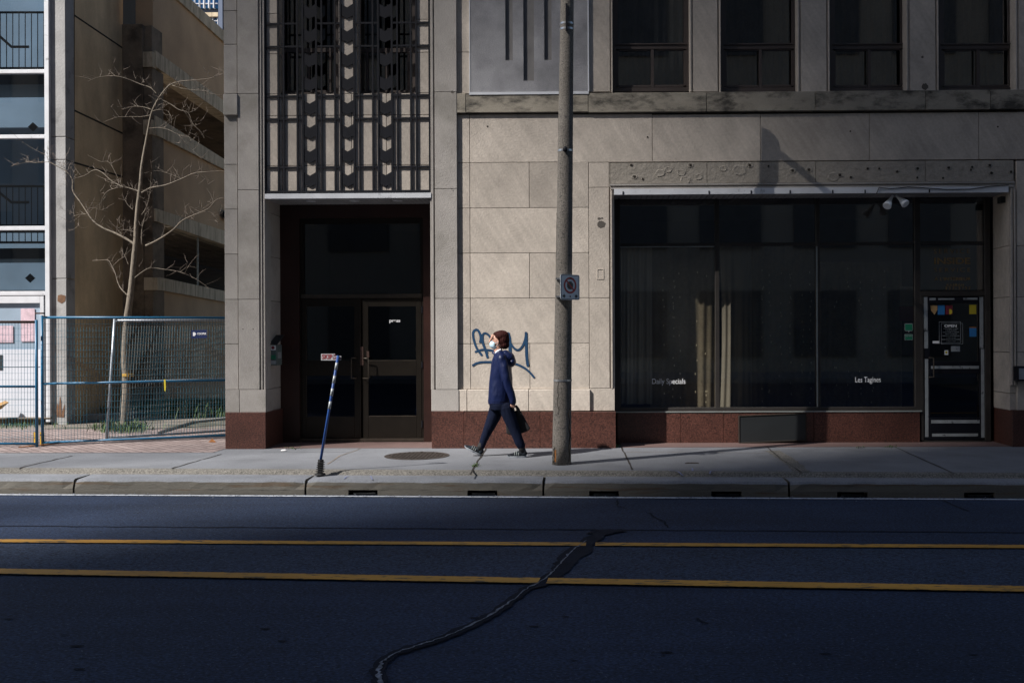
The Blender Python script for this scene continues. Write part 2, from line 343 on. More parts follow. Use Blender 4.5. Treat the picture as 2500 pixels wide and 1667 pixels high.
    def build(s, name, m, parent=None, smooth=False, bevel=0.0, remesh=0.0, sm=4):
        me = bpy.data.meshes.new(name); me.from_pydata(s.v, [], s.f); me.validate(); me.update()
        bm = bmesh.new(); bm.from_mesh(me); 
        if len(s.f) < 60000: bmesh.ops.recalc_face_normals(bm, faces=bm.faces)
        bm.to_mesh(me); bm.free()
        o = bpy.data.objects.new(name, me); scene.collection.objects.link(o)
        if remesh:
            r_ = o.modifiers.new('r', 'REMESH'); r_.mode = 'VOXEL'; r_.voxel_size = remesh; r_.use_smooth_shade = True
            q = o.modifiers.new('s', 'SMOOTH'); q.iterations = sm; q.factor = 0.6
            dg = bpy.context.evaluated_depsgraph_get(); dg.update()
            me2 = bpy.data.meshes.new_from_object(o.evaluated_get(dg)); o.modifiers.clear(); o.data = me2; bpy.data.meshes.remove(me); me = me2; me.name = name
            for p in me.polygons: p.use_smooth = True
        elif smooth:
            for p in me.polygons: p.use_smooth = True
        if bevel:
            LATE.append((o, bevel))
        me.materials.clear(); me.materials.append(m if not isinstance(m, str) else M[m])
        if parent:
            o.parent = parent; o.matrix_parent_inverse = Matrix.Translation(parent_world(parent)).inverted()
        else:
            xs = [v.co for v in me.vertices]
            c = Vector(((min(v.x for v in xs) + max(v.x for v in xs)) / 2, (min(v.y for v in xs) + max(v.y for v in xs)) / 2, min(v.z for v in xs)))
            me.transform(Matrix.Translation(-c)); o.location = c
        return o
_pw = {}
def parent_world(p):        # a part's mesh is in world coordinates, so only a top-level parent has an offset
    return p.location.copy() if p.parent is None else Vector((0, 0, 0))
def tag(o, label=None, cat=None, group=None, kind=None):
    if label: o['label'] = label
    if cat: o['category'] = cat
    if group: o['group'] = group
    if kind: o['kind'] = kind
    return o
def thing(name, loc, label, cat, group=None):
    o = bpy.data.objects.new(name, None); scene.collection.objects.link(o); o.location = loc; o.empty_display_size = 0.2
    return tag(o, label, cat, group)
def struct(o): o['kind'] = 'structure'; return o
def text(name, body, px0, px1, py0, py1, Y, m, parent, refx=None, shear=0.0, ext=0.0015, bold=0.0, spacing=1.0):
    refx = refx or (px0 + px1) / 2
    cu = bpy.data.curves.new(name, 'FONT'); cu.body = body; cu.size = 1.0; cu.shear = shear; cu.offset = bold; cu.space_character = spacing; cu.extrude = 0.01
    tmp = bpy.data.objects.new('tmp', cu); scene.collection.objects.link(tmp)
    dg = bpy.context.evaluated_depsgraph_get(); dg.update()
    me = bpy.data.meshes.new_from_object(tmp.evaluated_get(dg)); bpy.data.objects.remove(tmp)
    xs = [v.co.x for v in me.vertices]; ys = [v.co.y for v in me.vertices]
    X0, X1, Z0, Z1 = FX(px0, Y), FX(px1, Y), FZ(py1, refx, Y), FZ(py0, refx, Y)
    for v in me.vertices:
        a = (v.co.x - min(xs0 := xs)) if False else v.co.x
    x0, x1, y0, y1 = min(xs), max(xs), min(ys), max(ys)
    for v in me.vertices:
        X = X0 + (v.co.x - x0) / (x1 - x0) * (X1 - X0); Z = Z0 + (v.co.y - y0) / (y1 - y0) * (Z1 - Z0)
        v.co = (X, Y - v.co.z * ext / 0.01, Z)
    me.materials.clear(); me.materials.append(M[m])
    o = bpy.data.objects.new(name, me); scene.collection.objects.link(o)
    if parent: o.parent = parent; o.matrix_parent_inverse = Matrix.Translation(parent_world(parent)).inverted()
    return o

# ================================================================== GROUND
ZR = -0.226                      # road level; the sidewalk is level zero
def edge(pl, pr, z, x0=-16.0, x1=12.0):  # a line through two measured ground points, prolonged
    a = PG(*pl, z); b = PG(*pr, z); d = (b - a) / (b.x - a.x)
    return a + d * (x0 - a.x), a + d * (x1 - a.x)
struct(MB().sheet([(-400, -300, -0.32), (400, -300, -0.32), (400, 500, -0.32), (-400, 500, -0.32)]).build('ground', 'concrete_dark'))
k0, k1 = edge((0, 1205), (2500, 1216), ZR)            # foot of the kerb
s0, s1 = edge((0, 1143), (2500, 1155), 0.0)           # edge of the sidewalk
t0, t1 = edge((0, 1160), (2500, 1170), -0.05)
struct(MB().sheet([k0 + Vector((0, .02, 0)), k1 + Vector((0, .02, 0)), Vector((12, -21, ZR)), Vector((-16, -21, ZR))]).build('road', 'asphalt'))
# worn strip between the two yellow lines
y1a, y1b = edge((0, 1319), (2500, 1333), ZR + .004)
y2a, y2b = edge((0, 1393), (2500, 1436), ZR + .004)
struct(MB().sheet([y1a, y1b, y2b, y2a]).build('worn_road_strip', 'asphalt_rough'))
def line(pl, pr, w, name, m, z):
    a, b = edge(pl, pr, z); o = MB()
    n = 160; pts = [a.lerp(b, i / n) for i in range(n + 1)]
    o.ribbon(pts, w, 0.06); return struct(o.build(name, m))
def split_line(pl, pr, brk, w, name, m, z):
    a, b = edge(pl, pr, z); c = PG(*brk, z).x; o = MB()
    n = 1400; pts = [a.lerp(b, i / n) for i in range(n + 1)]
    o.ribbon([p for p in pts if p.x < c - .02], w, 0.06); o.ribbon([p for p in pts if p.x > c + .03], w, 0.06)
    return struct(o.build(name, m))
split_line((0, 1319), (2500, 1333), (1440, 1326), 0.125, 'yellow_lane_line', 'line_yellow', ZR + .0155)
split_line((0, 1393), (2500, 1436), (1325, 1417), 0.155, 'yellow_lane_line', 'line_yellow', ZR + .0155)
line((0, 1206.5), (2500, 1218.5), 0.075, 'white_edge_line', 'line_white', ZR + .008)
# long seam in the asphalt
a, b = edge((0, 1283), (2500, 1299), ZR + .004)
pts = [a.lerp(b, i / 200) + Vector((0, random.uniform(-.008, .008), 0)) for i in range(201)]
struct(MB().ribbon(pts, 0.035, 0.6).build('road_seam', 'tar'))
# the long crack and its tar patch
ck = [(1512, 1292), (1450, 1303), (1420, 1325), (1395, 1345), (1372, 1370), (1352, 1392), (1322, 1417), (1290, 1432), (1262, 1455), (1225, 1482), (1180, 1510), (1130, 1533), (1085, 1553), (1040, 1568), (1000, 1580), (962, 1594), (935, 1612), (922, 1632), (928, 1652), (930, 1680), (925, 1710)]
def densify(pl, n, j):
    out = []
    for i in range(len(pl) - 1):
        for k in range(n):
            t = k / n; out.append((pl[i][0] + (pl[i + 1][0] - pl[i][0]) * t + random.uniform(-j, j), pl[i][1] + (pl[i + 1][1] - pl[i][1]) * t + random.uniform(-j, j) * .5))
    return out + [pl[-1]]
dk = densify(ck, 6, 2.5)
struct(MB().ribbon([PG(x + (12 if y < 1430 else 0), y, ZR + .013) for x, y in densify(ck, 4, 2)], [0.05 + 0.17 * max(0, 1 - abs(y - 1350) / 90) + 0.03 * (y > 1400) for x, y in densify(ck, 4, 0)], 0.25).build('road_tar_patch', 'tar'))
struct(MB().ribbon([PG(x, y, ZR + .018) for x, y in dk[10:]], [0.009 + 0.018 * abs(mnoise.noise(Vector((i * .35, 0, 0)))) + .012 * (i > 90) for i in range(len(dk) - 10)], 0.8).build('road_crack', 'crack'))
for pl in ([(1440, 1296), (1490, 1290), (1520, 1295), (1490, 1301), (1430, 1302)],):
    struct(MB().sheet([PG(x, y, ZR + .0105) for x, y in pl]).build('tar_blotch', 'tar'))
for pl in ([(1506, 1218), (1508, 1235), (1530, 1240)], [(1585, 1250), (1598, 1262), (1622, 1272), (1630, 1287)], [(2300, 1219), (2330, 1233), (2365, 1246)], [(1700, 1507), (1712, 1515), (1730, 1521)]):
    struct(MB().ribbon([PG(x, y, ZR + .007) for x, y in densify(pl, 5, 1.5)], 0.018, 0.6).build('road_hairline', 'tar'))
mb = MB()
for i in range(16):
    x, y = random.uniform(0, 2500), random.uniform(1500, 1650); c = PG(x, y, ZR + .006); r = random.uniform(.012, .035)
    mb.sheet([c + Vector((r * 1.5 * math.cos(t) * random.uniform(.6, 1.2), r * .5 * math.sin(t), 0)) for t in [k * math.pi / 4 for k in range(8)]])
o = mb.build('oil_spots', 'tar'); o['kind'] = 'structure'

# sidewalk slab with its rough edge
mb = MB()
n = 240
top = [s0.lerp(s1, i / n) + Vector((0, random.uniform(-.006, .006), 0)) for i in range(n + 1)]
xr = FX(548, 0)
mb = MB(); vs = []; 
for i in range(n + 1):
    p = top[i]; yb = 0.30 if p.x > xr else PG(300, 1105, 0).y
    vs += [Vector((p.x, p.y + .07, 0)), Vector((p.x, yb, 0))]
mb.add(vs, [(2 * i, 2 * i + 1, 2 * i + 3, 2 * i + 2) for i in range(n)])
struct(mb.build('sidewalk', 'sidewalk'))
mb = MB(); vs = []
for i in range(n + 1):
    p = top[i]; q = t0.lerp(t1, i / n)
    vs += [Vector((p.x, p.y + .07, 0)), Vector((p.x, p.y, -.012 + random.uniform(-.004, .004))), Vector((p.x, p.y - .03, -.045)), Vector((q.x, p.y - .10, -.062))]
mb.add(vs, [(4 * i + k, 4 * i + k + 1, 4 * i + 5 + k, 4 * i + 4 + k) for i in range(n) for k in range(3)])
struct(mb.build('sidewalk_edge', 'gravelly'))
# kerb stones with drain slots
kd = (k1 - k0).normalized(); kn = Vector((-kd.y, kd.x, 0))
if kn.y < 0: kn = -kn
def kpt(x, off, z): return Vector((x, k0.y + (x - k0.x) * kd.y / kd.x + off, z))
joints = [-15.5] + [FX(p, -2.7) for p in (-420, 164, 742, 1325, 1916, 2505)] + [12]
slots = [(FX(a, -2.7), FX(b, -2.7)) for a, b in ((848, 920), (1140, 1213), (1436, 1508), (1730, 1803), (2030, 2103), (2330, 2402))]
zt = -0.052
for i in range(len(joints) - 1):
    x0, x1 = joints[i] + .012, joints[i + 1] - .012
    mb = MB()
    m_ = max(3, int((x1 - x0) / .12)); prof = [(0.0, ZR - .05), (0.0, ZR + .062), (0.004, zt - .028), (0.022, zt - .006), (0.06, zt), (0.40, zt)]
    vs = []; 
    for j in range(m_ + 1):
        x = x0 + (x1 - x0) * j / m_
        for q, (of, z) in enumerate(prof[1:]):
            jj = random.uniform(-.004, .004) if q < 3 else 0
            ch = .02 if j in (0, m_) and q in (1, 2, 3) else 0
            vs.append(kpt(x, of + jj + ch, z + (jj if q > 0 else 0) - ch * .6))
    K = len(prof) - 1
    mb.add(vs, [(K * j + k, K * j + k + 1, K * j + K + k + 1, K * j + K + k) for j in range(m_) for k in range(K - 1)])
    for x in (x0, x1): mb.sheet([kpt(x, .02, ZR - .05), kpt(x, .02, zt - .02), kpt(x, .06, zt - .002), kpt(x, .4, zt - .002), kpt(x, .4, ZR - .05)])
    xs = [x0] + [v for s in slots if x0 < s[0] < x1 for v in s] + [x1]
    for a_, b_ in zip(xs[::2], xs[1::2]):
        mb.prism([kpt(a_, 0, ZR - .05), kpt(b_, 0, ZR - .05), kpt(b_, 0, ZR + .062), kpt(a_, 0, ZR + .062)], (0, .2, 0))
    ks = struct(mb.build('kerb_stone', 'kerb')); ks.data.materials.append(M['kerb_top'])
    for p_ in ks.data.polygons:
        if abs(p_.normal.z) > .45: p_.material_index = 1  # upward faces get the painted sunlit tone
mb = MB(); mb2 = MB()
for a_, b_ in slots:
    mb.prism([kpt(a_, .16, ZR - .05), kpt(b_, .16, ZR - .05), kpt(b_, .16, ZR + .07), kpt(a_, .16, ZR + .07)], (0, .02, 0))
    mb.prism([kpt(a_, -.01, ZR + .003), kpt(b_, -.01, ZR + .003), kpt(b_, .16, ZR + .003), kpt(a_, .16, ZR + .003)], (0, 0, .001))
    mb2.tube([kpt(a_ + .05, .03, ZR + .02), kpt(b_ - .03, .03, ZR + .02)], .012, 6)
struct(mb.build('kerb_slot_hollows', 'tar')); struct(mb2.build('kerb_slot_bars', 'dark_box'))
# sidewalk joints and marks
for pl in ([(1148, 1158), (1160, 1135), (1175, 1112), (1188, 1092)], [(44, 1142), (100, 1129), (176, 1112)], [(419, 1143), (480, 1125), (540, 1108)], [(1516, 1090), (1528, 1112), (1544, 1146)],
           [(1873, 1091), (1905, 1118), (1955, 1152)], [(2190, 1093), (2255, 1122), (2327, 1154)]):
    struct(MB().ribbon([PG(x, y, .004) for x, y in densify(pl, 6, .8)], 0.022, 0.5).build('sidewalk_joint', 'dark_stain'))
for pl in ([(1530, 1103), (1700, 1103), (1870, 1105)], [(800, 1132), (830, 1112), (880, 1095)]):
    struct(MB().ribbon([PG(x, y, .004) for x, y in densify(pl, 6, .8)], 0.012, 0.5).build('sidewalk_hairline', 'concrete_dark'))
struct(MB().ribbon([PG(x, y, .004) for x, y in densify([(1885, 1100), (1925, 1122), (1955, 1150)], 6, 1)], 0.20, 0.2).build('sidewalk_patch', 'gravelly'))
struct(MB().sheet([PG(x, y, .003) for x, y in ((640, 1096), (880, 1092), (868, 1100), (850, 1103), (640, 1104))]).build('sidewalk_patch', 'sidewalk'))
for pl in ([(1630, 1147), (1655, 1150), (1668, 1160)], [(1690, 1142), (1691, 1149)], [(1732, 1156), (1735, 1149), (1760, 1146)]):
    struct(MB().ribbon([PG(x, y, .004) for x, y in densify(pl, 4, .3)], 0.02, 0.4).build('utility_paint_mark', 'chalk'))
for pl in ([(840, 1168), (845, 1163), (852, 1161)], [(905, 1161), (909, 1170)]):
    struct(MB().ribbon([PG(x, y, zt + .006) for x, y in densify(pl, 4, .3)], 0.015, 0.4).build('utility_paint_mark', 'chalk'))
# entry slabs of the two recesses
struct(MB().box(FX(600), FX(1060), -.03, 0.74, -.03, .006).build('entry_slab', 'entry_slab'))
struct(MB().box(FX(1515), FX(2560), -.03, 0.62, -.03, .006).build('entry_slab', 'entry_slab'))
# brick paving and yard on the left
struct(MB().sheet([Vector((-16, PG(300, 1105, 0).y, .004)), Vector((xr + .02, PG(300, 1105, 0).y, .004)), Vector((xr + .02, 2.9, .004)), Vector((-16, 2.9, .004))]).build('brick_paving', 'pavers'))
struct(MB().sheet([Vector((-16, 1.3, .002)), Vector((xr + .6, 1.3, .002)), Vector((xr + .6, 12, .002)), Vector((-16, 12, .002))]).build('yard_path', 'yard'))

# ================================================================== STONE BUILDING
bld = thing('stone_building', (FX(1300), 0.3, 0), 'pale limestone corner building with red granite base, iron grille and dark shop window', 'building')
GAP = 0.0035
def blocks(mb, rects, Y, dep, refx=1250):
    for (a, b, c, d) in rects:
        mb.box(FX(a, Y) + GAP, FX(b, Y) - GAP, Y, Y + dep, FZ(d, refx, Y) + GAP, FZ(c, refx, Y) - GAP)
def col(a, b, ys): return [(a, b, ys[i], ys[i + 1]) for i in range(len(ys) - 1)]
UP = [-420, -310, -200, -91]
st = MB()   # smooth limestone
# wall right of pier B, lower field
for i, (c, d) in enumerate(((279, 397), (397, 508), (508, 618), (618, 728), (728, 839), (839, 950))):
    r = [(1117, 1148, c, d)]
    if i == 0: r += [(1148, 1365, c, d)]
    elif i % 2 == 1: r += [(1148, 1293, c, d), (1293, 1438, c, d)]
    else: r += [(1148, 1438, c, d)]
    blocks(st, r, 0.0, .3)
blocks(st, [(1365, 1594, 279, 397)], 0.0, .3, 1450)
blocks(st, [(1594, 1858, 277, 393), (1858, 2124, 277, 393), (2124, 2391, 277, 393), (2391, 2660, 277, 393)], 0.0, .3, 2000)
# pier between niche and shop, and the far right pier
blocks(st, col(1438, 1488, [397, 458, 728, 948]), -.004, .3, 1450)
blocks(st, [(1438, 1500, 948, 1003)], -.004, .3, 1450)
blocks(st, col(2482, 2660, [393, 600, 725, 860, 1002]), -.03, .3, 2450)
blocks(st, col(2463, 2482, [447, 600, 725, 860, 960, 1002]), 0.0, .55, 2450)
# jambs with fluted edge left of the shop
for a, b, Y in ((1488, 1491, .012), (1491, 1495, -.012), (1495, 1500, .010)):
    st.fbox(a, b, 447, 948, Y, .3, 1450)
for a, b, Y in ((2468, 2473, -.045), (2476, 2480, -.045)): st.fbox(a, b, 460, 940, Y, .04, 2450)
# piers of the upper storey
for a, b in ((1438, 1492), (1694, 1755), (1957, 2021), (2223, 2287), (2489, 2660)):
    blocks(st, col(a, b, [-420, -180, 225]), 0.0, .3, (a + b) / 2)
for a, b in ((1498, 1687), (1762, 1950), (2028, 2216), (2294, 2482)):
    for x0, x1, Y in ((a - 6, a - 3.5, .015), (a - 3.5, a, -.008), (b, b + 3.5, -.008), (b + 3.5, b + 7, .015)):
        st.fbox(x0, x1, -150, 225, Y, .28, (a + b) / 2)
blocks(st, [(1438, 1858, -420, -150), (1858, 2260, -420, -150), (2260, 2660, -420, -150)], 0.003, .28, 1950)
blocks(st, col(1117, 1150, [-420, -100, 127, 228]), 0.0, .3)
blocks(st, [(1148, 1440, -420, 60), (1148, 1440, 60, 228)], 0.02, .28)
blocks(st, [(2660, 2960, -420, 225), (2660, 2960, 277, 640), (2660, 2960, 640, 1002), (2960, 3260, -420, 225), (2960, 3260, 277, 640), (2960, 3260, 640, 1002)], -.03, .3, 2450)
st.build('stone_wall', 'stone', bld, bevel=.003)
sg = MB()   # weathered piers
yA = [-420, -310, -200, -91, 27, 109, 229, 281, 402, 511, 621, 731, 840, 951]
blocks(sg, col(548, 581, yA), -.035, .74, 565)
blocks(sg, col(581, 633, [-420, -120, 229, 464, 731, 951]), -.06, .3, 610)
for a, b, Y in ((633, 636.5, -.030), (636.5, 640, -.055), (640, 643, -.02), (643, 647, -.045)): sg.fbox(a, b, -420, 951, Y, .25, 640)
blocks(sg, [(548, 583, 951, 1007), (583, 648, 951, 1007)], -.06, .3, 600)
blocks(sg, [(546, 581, 229, 281)], -.085, .05, 565)
yr = [484, 515, 623, 733, 843, 951, 1007]
for i in range(len(yr) - 1):
    sg.box(FX(583) + GAP, FX(646), .24, .70, FZ(yr[i + 1], 650) + GAP, FZ(yr[i], 650) - GAP)
blocks(sg, col(1062, 1117, [-420, -150, 225, 461, 729, 951]), -.05, .3, 1090)
for a, b, Y in ((1051, 1055, -.03), (1055, 1059, -.045), (1059, 1062, -.02)): sg.fbox(a, b, -420, 951, Y, .7, 1060)
blocks(sg, [(1051, 1119, 951, 1004)], -.05, .3, 1090)
# wall behind the grille
sg_main = sg; sg = MB()
gy = [229, 282, 404, 467]
for a, b in ((645, 690), (690, 785), (785, 860), (860, 945), (945, 1055)):
    blocks(sg, col(a, b, gy), 0.0, .3, 850)
blocks(sg, col(645, 683, [-420, -120, 32, 131, 229]) + col(828, 875, [-420, -150, 80, 229]) + col(1018, 1055, [-420, -150, 50, 130, 229]), 0.0, .3, 850)
blocks(sg, [(683, 828, -420, -150), (875, 1018, -420, -150)], 0.0, .3, 850)
sg.build('grille_back_wall', 'stone', bld, bevel=.003); sg = sg_main
sg.build('stone_pier', 'stone_grey', bld, bevel=.003)
lg = MB()
js = [1115, 1139, 1438, 1727, 1992, 2262, 2420, 2660, 2960, 3260]
lg2 = [(js[i], js[i + 1], 227, 275) for i in range(len(js) - 1)]
for r in lg2: blocks(lg, [r], -.045, .2, 1450 if r[0] > 1400 else 1250)
lg.build('stone_ledge', 'stone_ledge', bld, bevel=.004)
lp = MB(); blocks(lp, [(1117, 1139, 950, 1004), (1139, 1290, 950, 1004), (1290, 1440, 950, 1004)], -.04, .2); 
lp.build('plinth_ledge', 'stone', bld, bevel=.006)
# pitted band over the shop, with moulding
pb = MB()
blocks(pb, [(1490, 1727, 394, 446), (1727, 1992, 394, 446), (1992, 2260, 394, 446), (2260, 2476, 394, 446)], -.012, .25, 2000)
blocks(pb, [(1438, 1490, 397, 458)], -.002, .05, 1450)
band = pb.build('pitted_frieze', 'stone_rough', bld)
md = MB(); md.fbox(1490, 2478, 446, 450, -.03, .1, 2000); md.fbox(1492, 2476, 450, 455, -.012, .1, 2000); md.fbox(1492, 2476, 455, 459, -.035, .1, 2000)
md.fbox(1438, 1490, 446, 460, 0.01, .1, 1450)
md.build('moulding', 'stone_grey', bld)
mb = MB(); mc = MB()
pits = [(1541, 403, 4), (1549, 432, 7), (1569, 437, 3), (1612, 423, 11), (1631, 415, 9), (1664, 422, 10), (1686, 404, 7), (1706, 432, 9), (1673, 440, 12), (1765, 412, 9), (1805, 416, 16), (1830, 404, 8), (1876, 406, 3), (1935, 417, 8), (1975, 415, 8), (2035, 432, 14), (2050, 428, 8), (2077, 433, 4),
        (2118, 412, 5), (2146, 412, 3), (2190, 419, 4), (2240, 412, 7), (2239, 434, 3), (2302, 435, 3), (2316, 410, 6), (2373, 408, 4), (2370, 415, 3), (2416, 404, 6), (2420, 423, 7), (2468, 420, 6)]
for x, y, r in pits:
    c = PY(x, y, -.012); rr = r / 173.0
    # crater: raised ragged rim of chipped stone with a hollow
    vs = []; N = 12
    for k, (q, dy) in enumerate(((1.0, -.0015), (.8, -.006), (.5, -.003), (.18, -.002))):
        for j in range(N):
            t = 2 * math.pi * j / N; w = q * rr * (1 + .3 * mnoise.noise(Vector((x + 3 * math.cos(t), y + 3 * math.sin(t), k))))
            vs.append((c.x + w * math.cos(t) * 1.15, c.y + dy + random.uniform(-.002, .001), c.z + w * math.sin(t) * .85))
    vs.append((c.x, c.y - .002, c.z))
    fs = [(k * N + j, k * N + (j + 1) % N, (k + 1) * N + (j + 1) % N, (k + 1) * N + j) for k in range(3) for j in range(N)] + [(3 * N + j, 3 * N + (j + 1) % N, 4 * N) for j in range(N)]
    mc.add(vs, fs)
    if r < 9: mb.tube([c + Vector((0, -.004, 0)), c + Vector((0, -.0085, 0))], .012 + .001 * r, 8)
for x, y in ((1581, 335), (2076, 321), (2436, 310), (1992, 255), (1103, 462), (1190, 309), (593, 803), (618, 803)):
    c = PY(x, y, -.002 if x > 1110 else -.06); mb.tube([c + Vector((0, -.001, 0)), c + Vector((0, -.003, 0))], .012 if x > 1110 else .007, 8)
mc.build_each('chipped_stone', 'stone_rough', bld); mb.build_each('bolt_hole', 'joint', bld)
sm_ = MB()
def blot(cx, cy, rx_, ry_, Y, seed):
    c = PY(cx, cy, Y); N = 22
    sm_.sheet([c + Vector((rx_ / 173 * math.cos(2 * math.pi * k / N) * (1 + .45 * mnoise.noise(Vector((k * .6, seed, 0)))), -.001, ry_ / 173 * math.sin(2 * math.pi * k / N) * (1 + .45 * mnoise.noise(Vector((k * .6, seed, 5)))))) for k in range(N)])
for q, a_ in enumerate(((1468, 548, 10, 9, -.0045), (1463, 534, 4, 3, -.0045), (1470, 533, 3, 2, -.0045), (2258, 212, 8, 8, -.001), (2252, 140, 3, 3, -.001), (1104, 225, 4, 3, -.051))): blot(*a_, q)
sm_.build_each('wall_smudge', 'mortar', bld)
rl = MB(); rl.fbox(1457, 1474, 656, 658, -.010, .008, 1465); rl.fbox(1457, 1474, 680, 682, -.010, .008, 1465); rl.fbox(1457, 1459, 658, 680, -.010, .008, 1465); rl.fbox(1472, 1474, 658, 680, -.010, .008, 1465)
rl.build('relief_square', 'stone', bld)
# core behind the stones (mortar), keeps light out
mo = MB()
mo.box(FX(583), FX(645) - .01, -.02, .25, 0, 9); mo.box(FX(1062), FX(1438), .03, .35, .02, 9); mo.box(FX(1055), FX(1490), .06, .9, 0, FZ(279))
mo.box(FX(645), FX(1055), .03, .3, FZ(470, 850), FZ(232, 850)); mo.box(FX(1438), FX(2650), .06, .5, FZ(440, 2000), FZ(240, 2000)); mo.box(FX(2486), FX(2655), .02, 3.5, 0, 9)
mo.box(FX(552), FX(583), .1, 9, 0, 9.5); mo.box(FX(552), FX(3258), 4.0, 9, 0, 9.5); mo.box(FX(2655), FX(3258), .02, 3.9, 0, 9)
mo.build('wall_core', 'mortar', bld)
# granite base
gr = MB()
def gblocks(rects, Y, dep, refx, zb=-.02):
    for a, b, c in rects: gr.box(FX(a, Y) + .002, FX(b, Y) - .002, Y, Y + dep, zb, FZ(c, refx, Y))
gblocks([(548, 647, 1007)], -.085, .78, 600)
gblocks([(1052, 1131, 1004)], -.075, .3, 1100)
gblocks([(1131, 1317, 1006), (1317, 1502, 1006)], -.095, .3, 1300)
gblocks([(1505, 1660, 1003), (1660, 1765, 1003), (1765, 1985, 1003), (1985, 2110, 1003), (2110, 2245, 1003)], .50, .2, 1850)
gblocks([(2470, 2660, 1001), (2660, 2960, 1001), (2960, 3260, 1001)], -.07, .67, 2480)
Yb = .70
gs2 = MB(); gs2.fbox(680, 730, 490, 1092, Yb, .1, 850); gs2.fbox(1033, 1075, 490, 1092, Yb, .1, 850); gs2.fbox(730, 1033, 490, 532, Yb, .1, 850)
gs2.build('door_surround', 'granite_dark', bld)  # shade of the recess is in this colour
gr.build_each('granite_slab', 'granite', bld, bevel=.003)
# stucco panel with grooves and white trim
sp = MB(); gs = [(1236, 1254, 148), (1280, 1306, 198), (1331, 1349, 148)]
xs = [1150, 1236, 1254, 1280, 1306, 1331, 1349, 1438]
for i in range(0, 8, 2): sp.fbox(xs[i], xs[i + 1], -420, 225, -.035, .05)
for a, b, c in gs: sp.fbox(a, b, c, 225, -.035, .05)
stp = sp.build('stucco_panel', 'stucco', bld)
gg = MB()
for a, b, c in gs: gg.fbox(a, b, -420, c, .0, .015)
gg.build('panel_groove', 'groove', stp)
tr = MB(); tr.fbox(1147, 1439, 225, 231, -.055, .06); tr.fbox(1437, 1440, -420, 225, -.04, .05); tr.fbox(1148, 1150, -420, 225, -.04, .05)
tr.build('panel_trim', 'white_metal', stp)

# ---- windows
def upper_window(a, b, refx, sash=True):
    Y = .17; root = MB()
    root.fbox(a + 1, a + 8, -150, 224, Y, .06, refx); root.fbox(b - 9, b - 1, -150, 224, Y, .06, refx)
    root.fbox(a + 8, b - 9, 214, 224, Y, .06, refx); root.fbox(a + 8, b - 9, 110, 120, Y, .05, refx)
    root.fbox(a + 8, b - 9, 106, 109, Y - .015, .03, refx)
    mid = (a + b) / 2 + 3; root.fbox(mid - 4, mid + 3, 120, 214, Y + .005, .04, refx)
    root.fbox(a + 8, a + 13, -150, 106, Y + .01, .04, refx); root.fbox(b - 15, b - 9, -150, 106, Y + .01, .04, refx)
    root.fbox(a + 8, a + 14, 124, 210, Y + .012, .03, refx); root.fbox(b - 16, b - 9, 124, 210, Y + .012, .03, refx); root.fbox(a + 14, b - 16, 120, 124, Y + .012, .03, refx); root.fbox(a + 14, b - 16, 208, 213, Y + .012, .03, refx)
    w = root.build('window', 'frame_brown', bld)
    for (p0, p1, q0, q1) in ((a + 12, b - 13, -150, 107), (a + 12, mid - 3, 122, 211), (mid + 2, b - 14, 122, 211)):
        MB().sheet([Vector((FX(p0), Y + .035, FZ(q1, refx, Y))), Vector((FX(p1), Y + .035, FZ(q1, refx, Y))), Vector((FX(p1), Y + .035, FZ(q0, refx, Y))), Vector((FX(p0), Y + .035, FZ(q0, refx, Y)))]).build('pane', 'glass_up', w)
    c = MB(); n = 60; vs = []
    for i in range(n + 1):
        x = FX(a + 10) + (FX(b - 10) - FX(a + 10)) * i / n; yy = .38 + .03 * math.sin(i * .9 + a) + .015 * math.sin(i * 2.3)
        vs += [(x, yy, FZ(222, refx)), (x, yy, FZ(-150, refx))]
    c.add(vs, [(2 * i, 2 * i + 1, 2 * i + 3, 2 * i + 2) for i in range(n)]); c.build('curtain', 'curtain', w, smooth=True)
    # side returns of the opening
    return w
for a, b in ((1498, 1687), (1762, 1950), (2028, 2216), (2294, 2482)): upper_window(a, b, (a + b) / 2)
def small_window(a, b):
    Y = .22; refx = (a + b) / 2; f = MB()
    f.fbox(a, a + 9, -150, 229, Y, .06, refx); f.fbox(b - 9, b, -150, 229, Y, .06, refx); f.fbox(a + 9, b - 9, 221, 229, Y, .06, refx)
    f.fbox(a + 9, b - 9, 118, 128, Y, .05, refx); f.fbox(a + 20, a + 26, 128, 221, Y, .04, refx); f.fbox((a + b) / 2 - 3, (a + b) / 2 + 3, 128, 221, Y, .04, refx); f.fbox(b - 22, b - 17, 128, 221, Y, .04, refx)
    w = f.build('window', 'frame_brown', bld)
    for q0, q1 in ((-150, 120), (126, 223)):
        MB().sheet([Vector((FX(p), Y + .03, FZ(q, refx, Y))) for p, q in ((a + 7, q1), (b - 7, q1), (b - 7, q0), (a + 7, q0))]).build('pane', 'glass_up', w)
    MB().fbox(a, b, 226, 230, .10, .15, refx).build('sill', 'frame_brown', w)
small_window(683, 828); small_window(875, 1018)
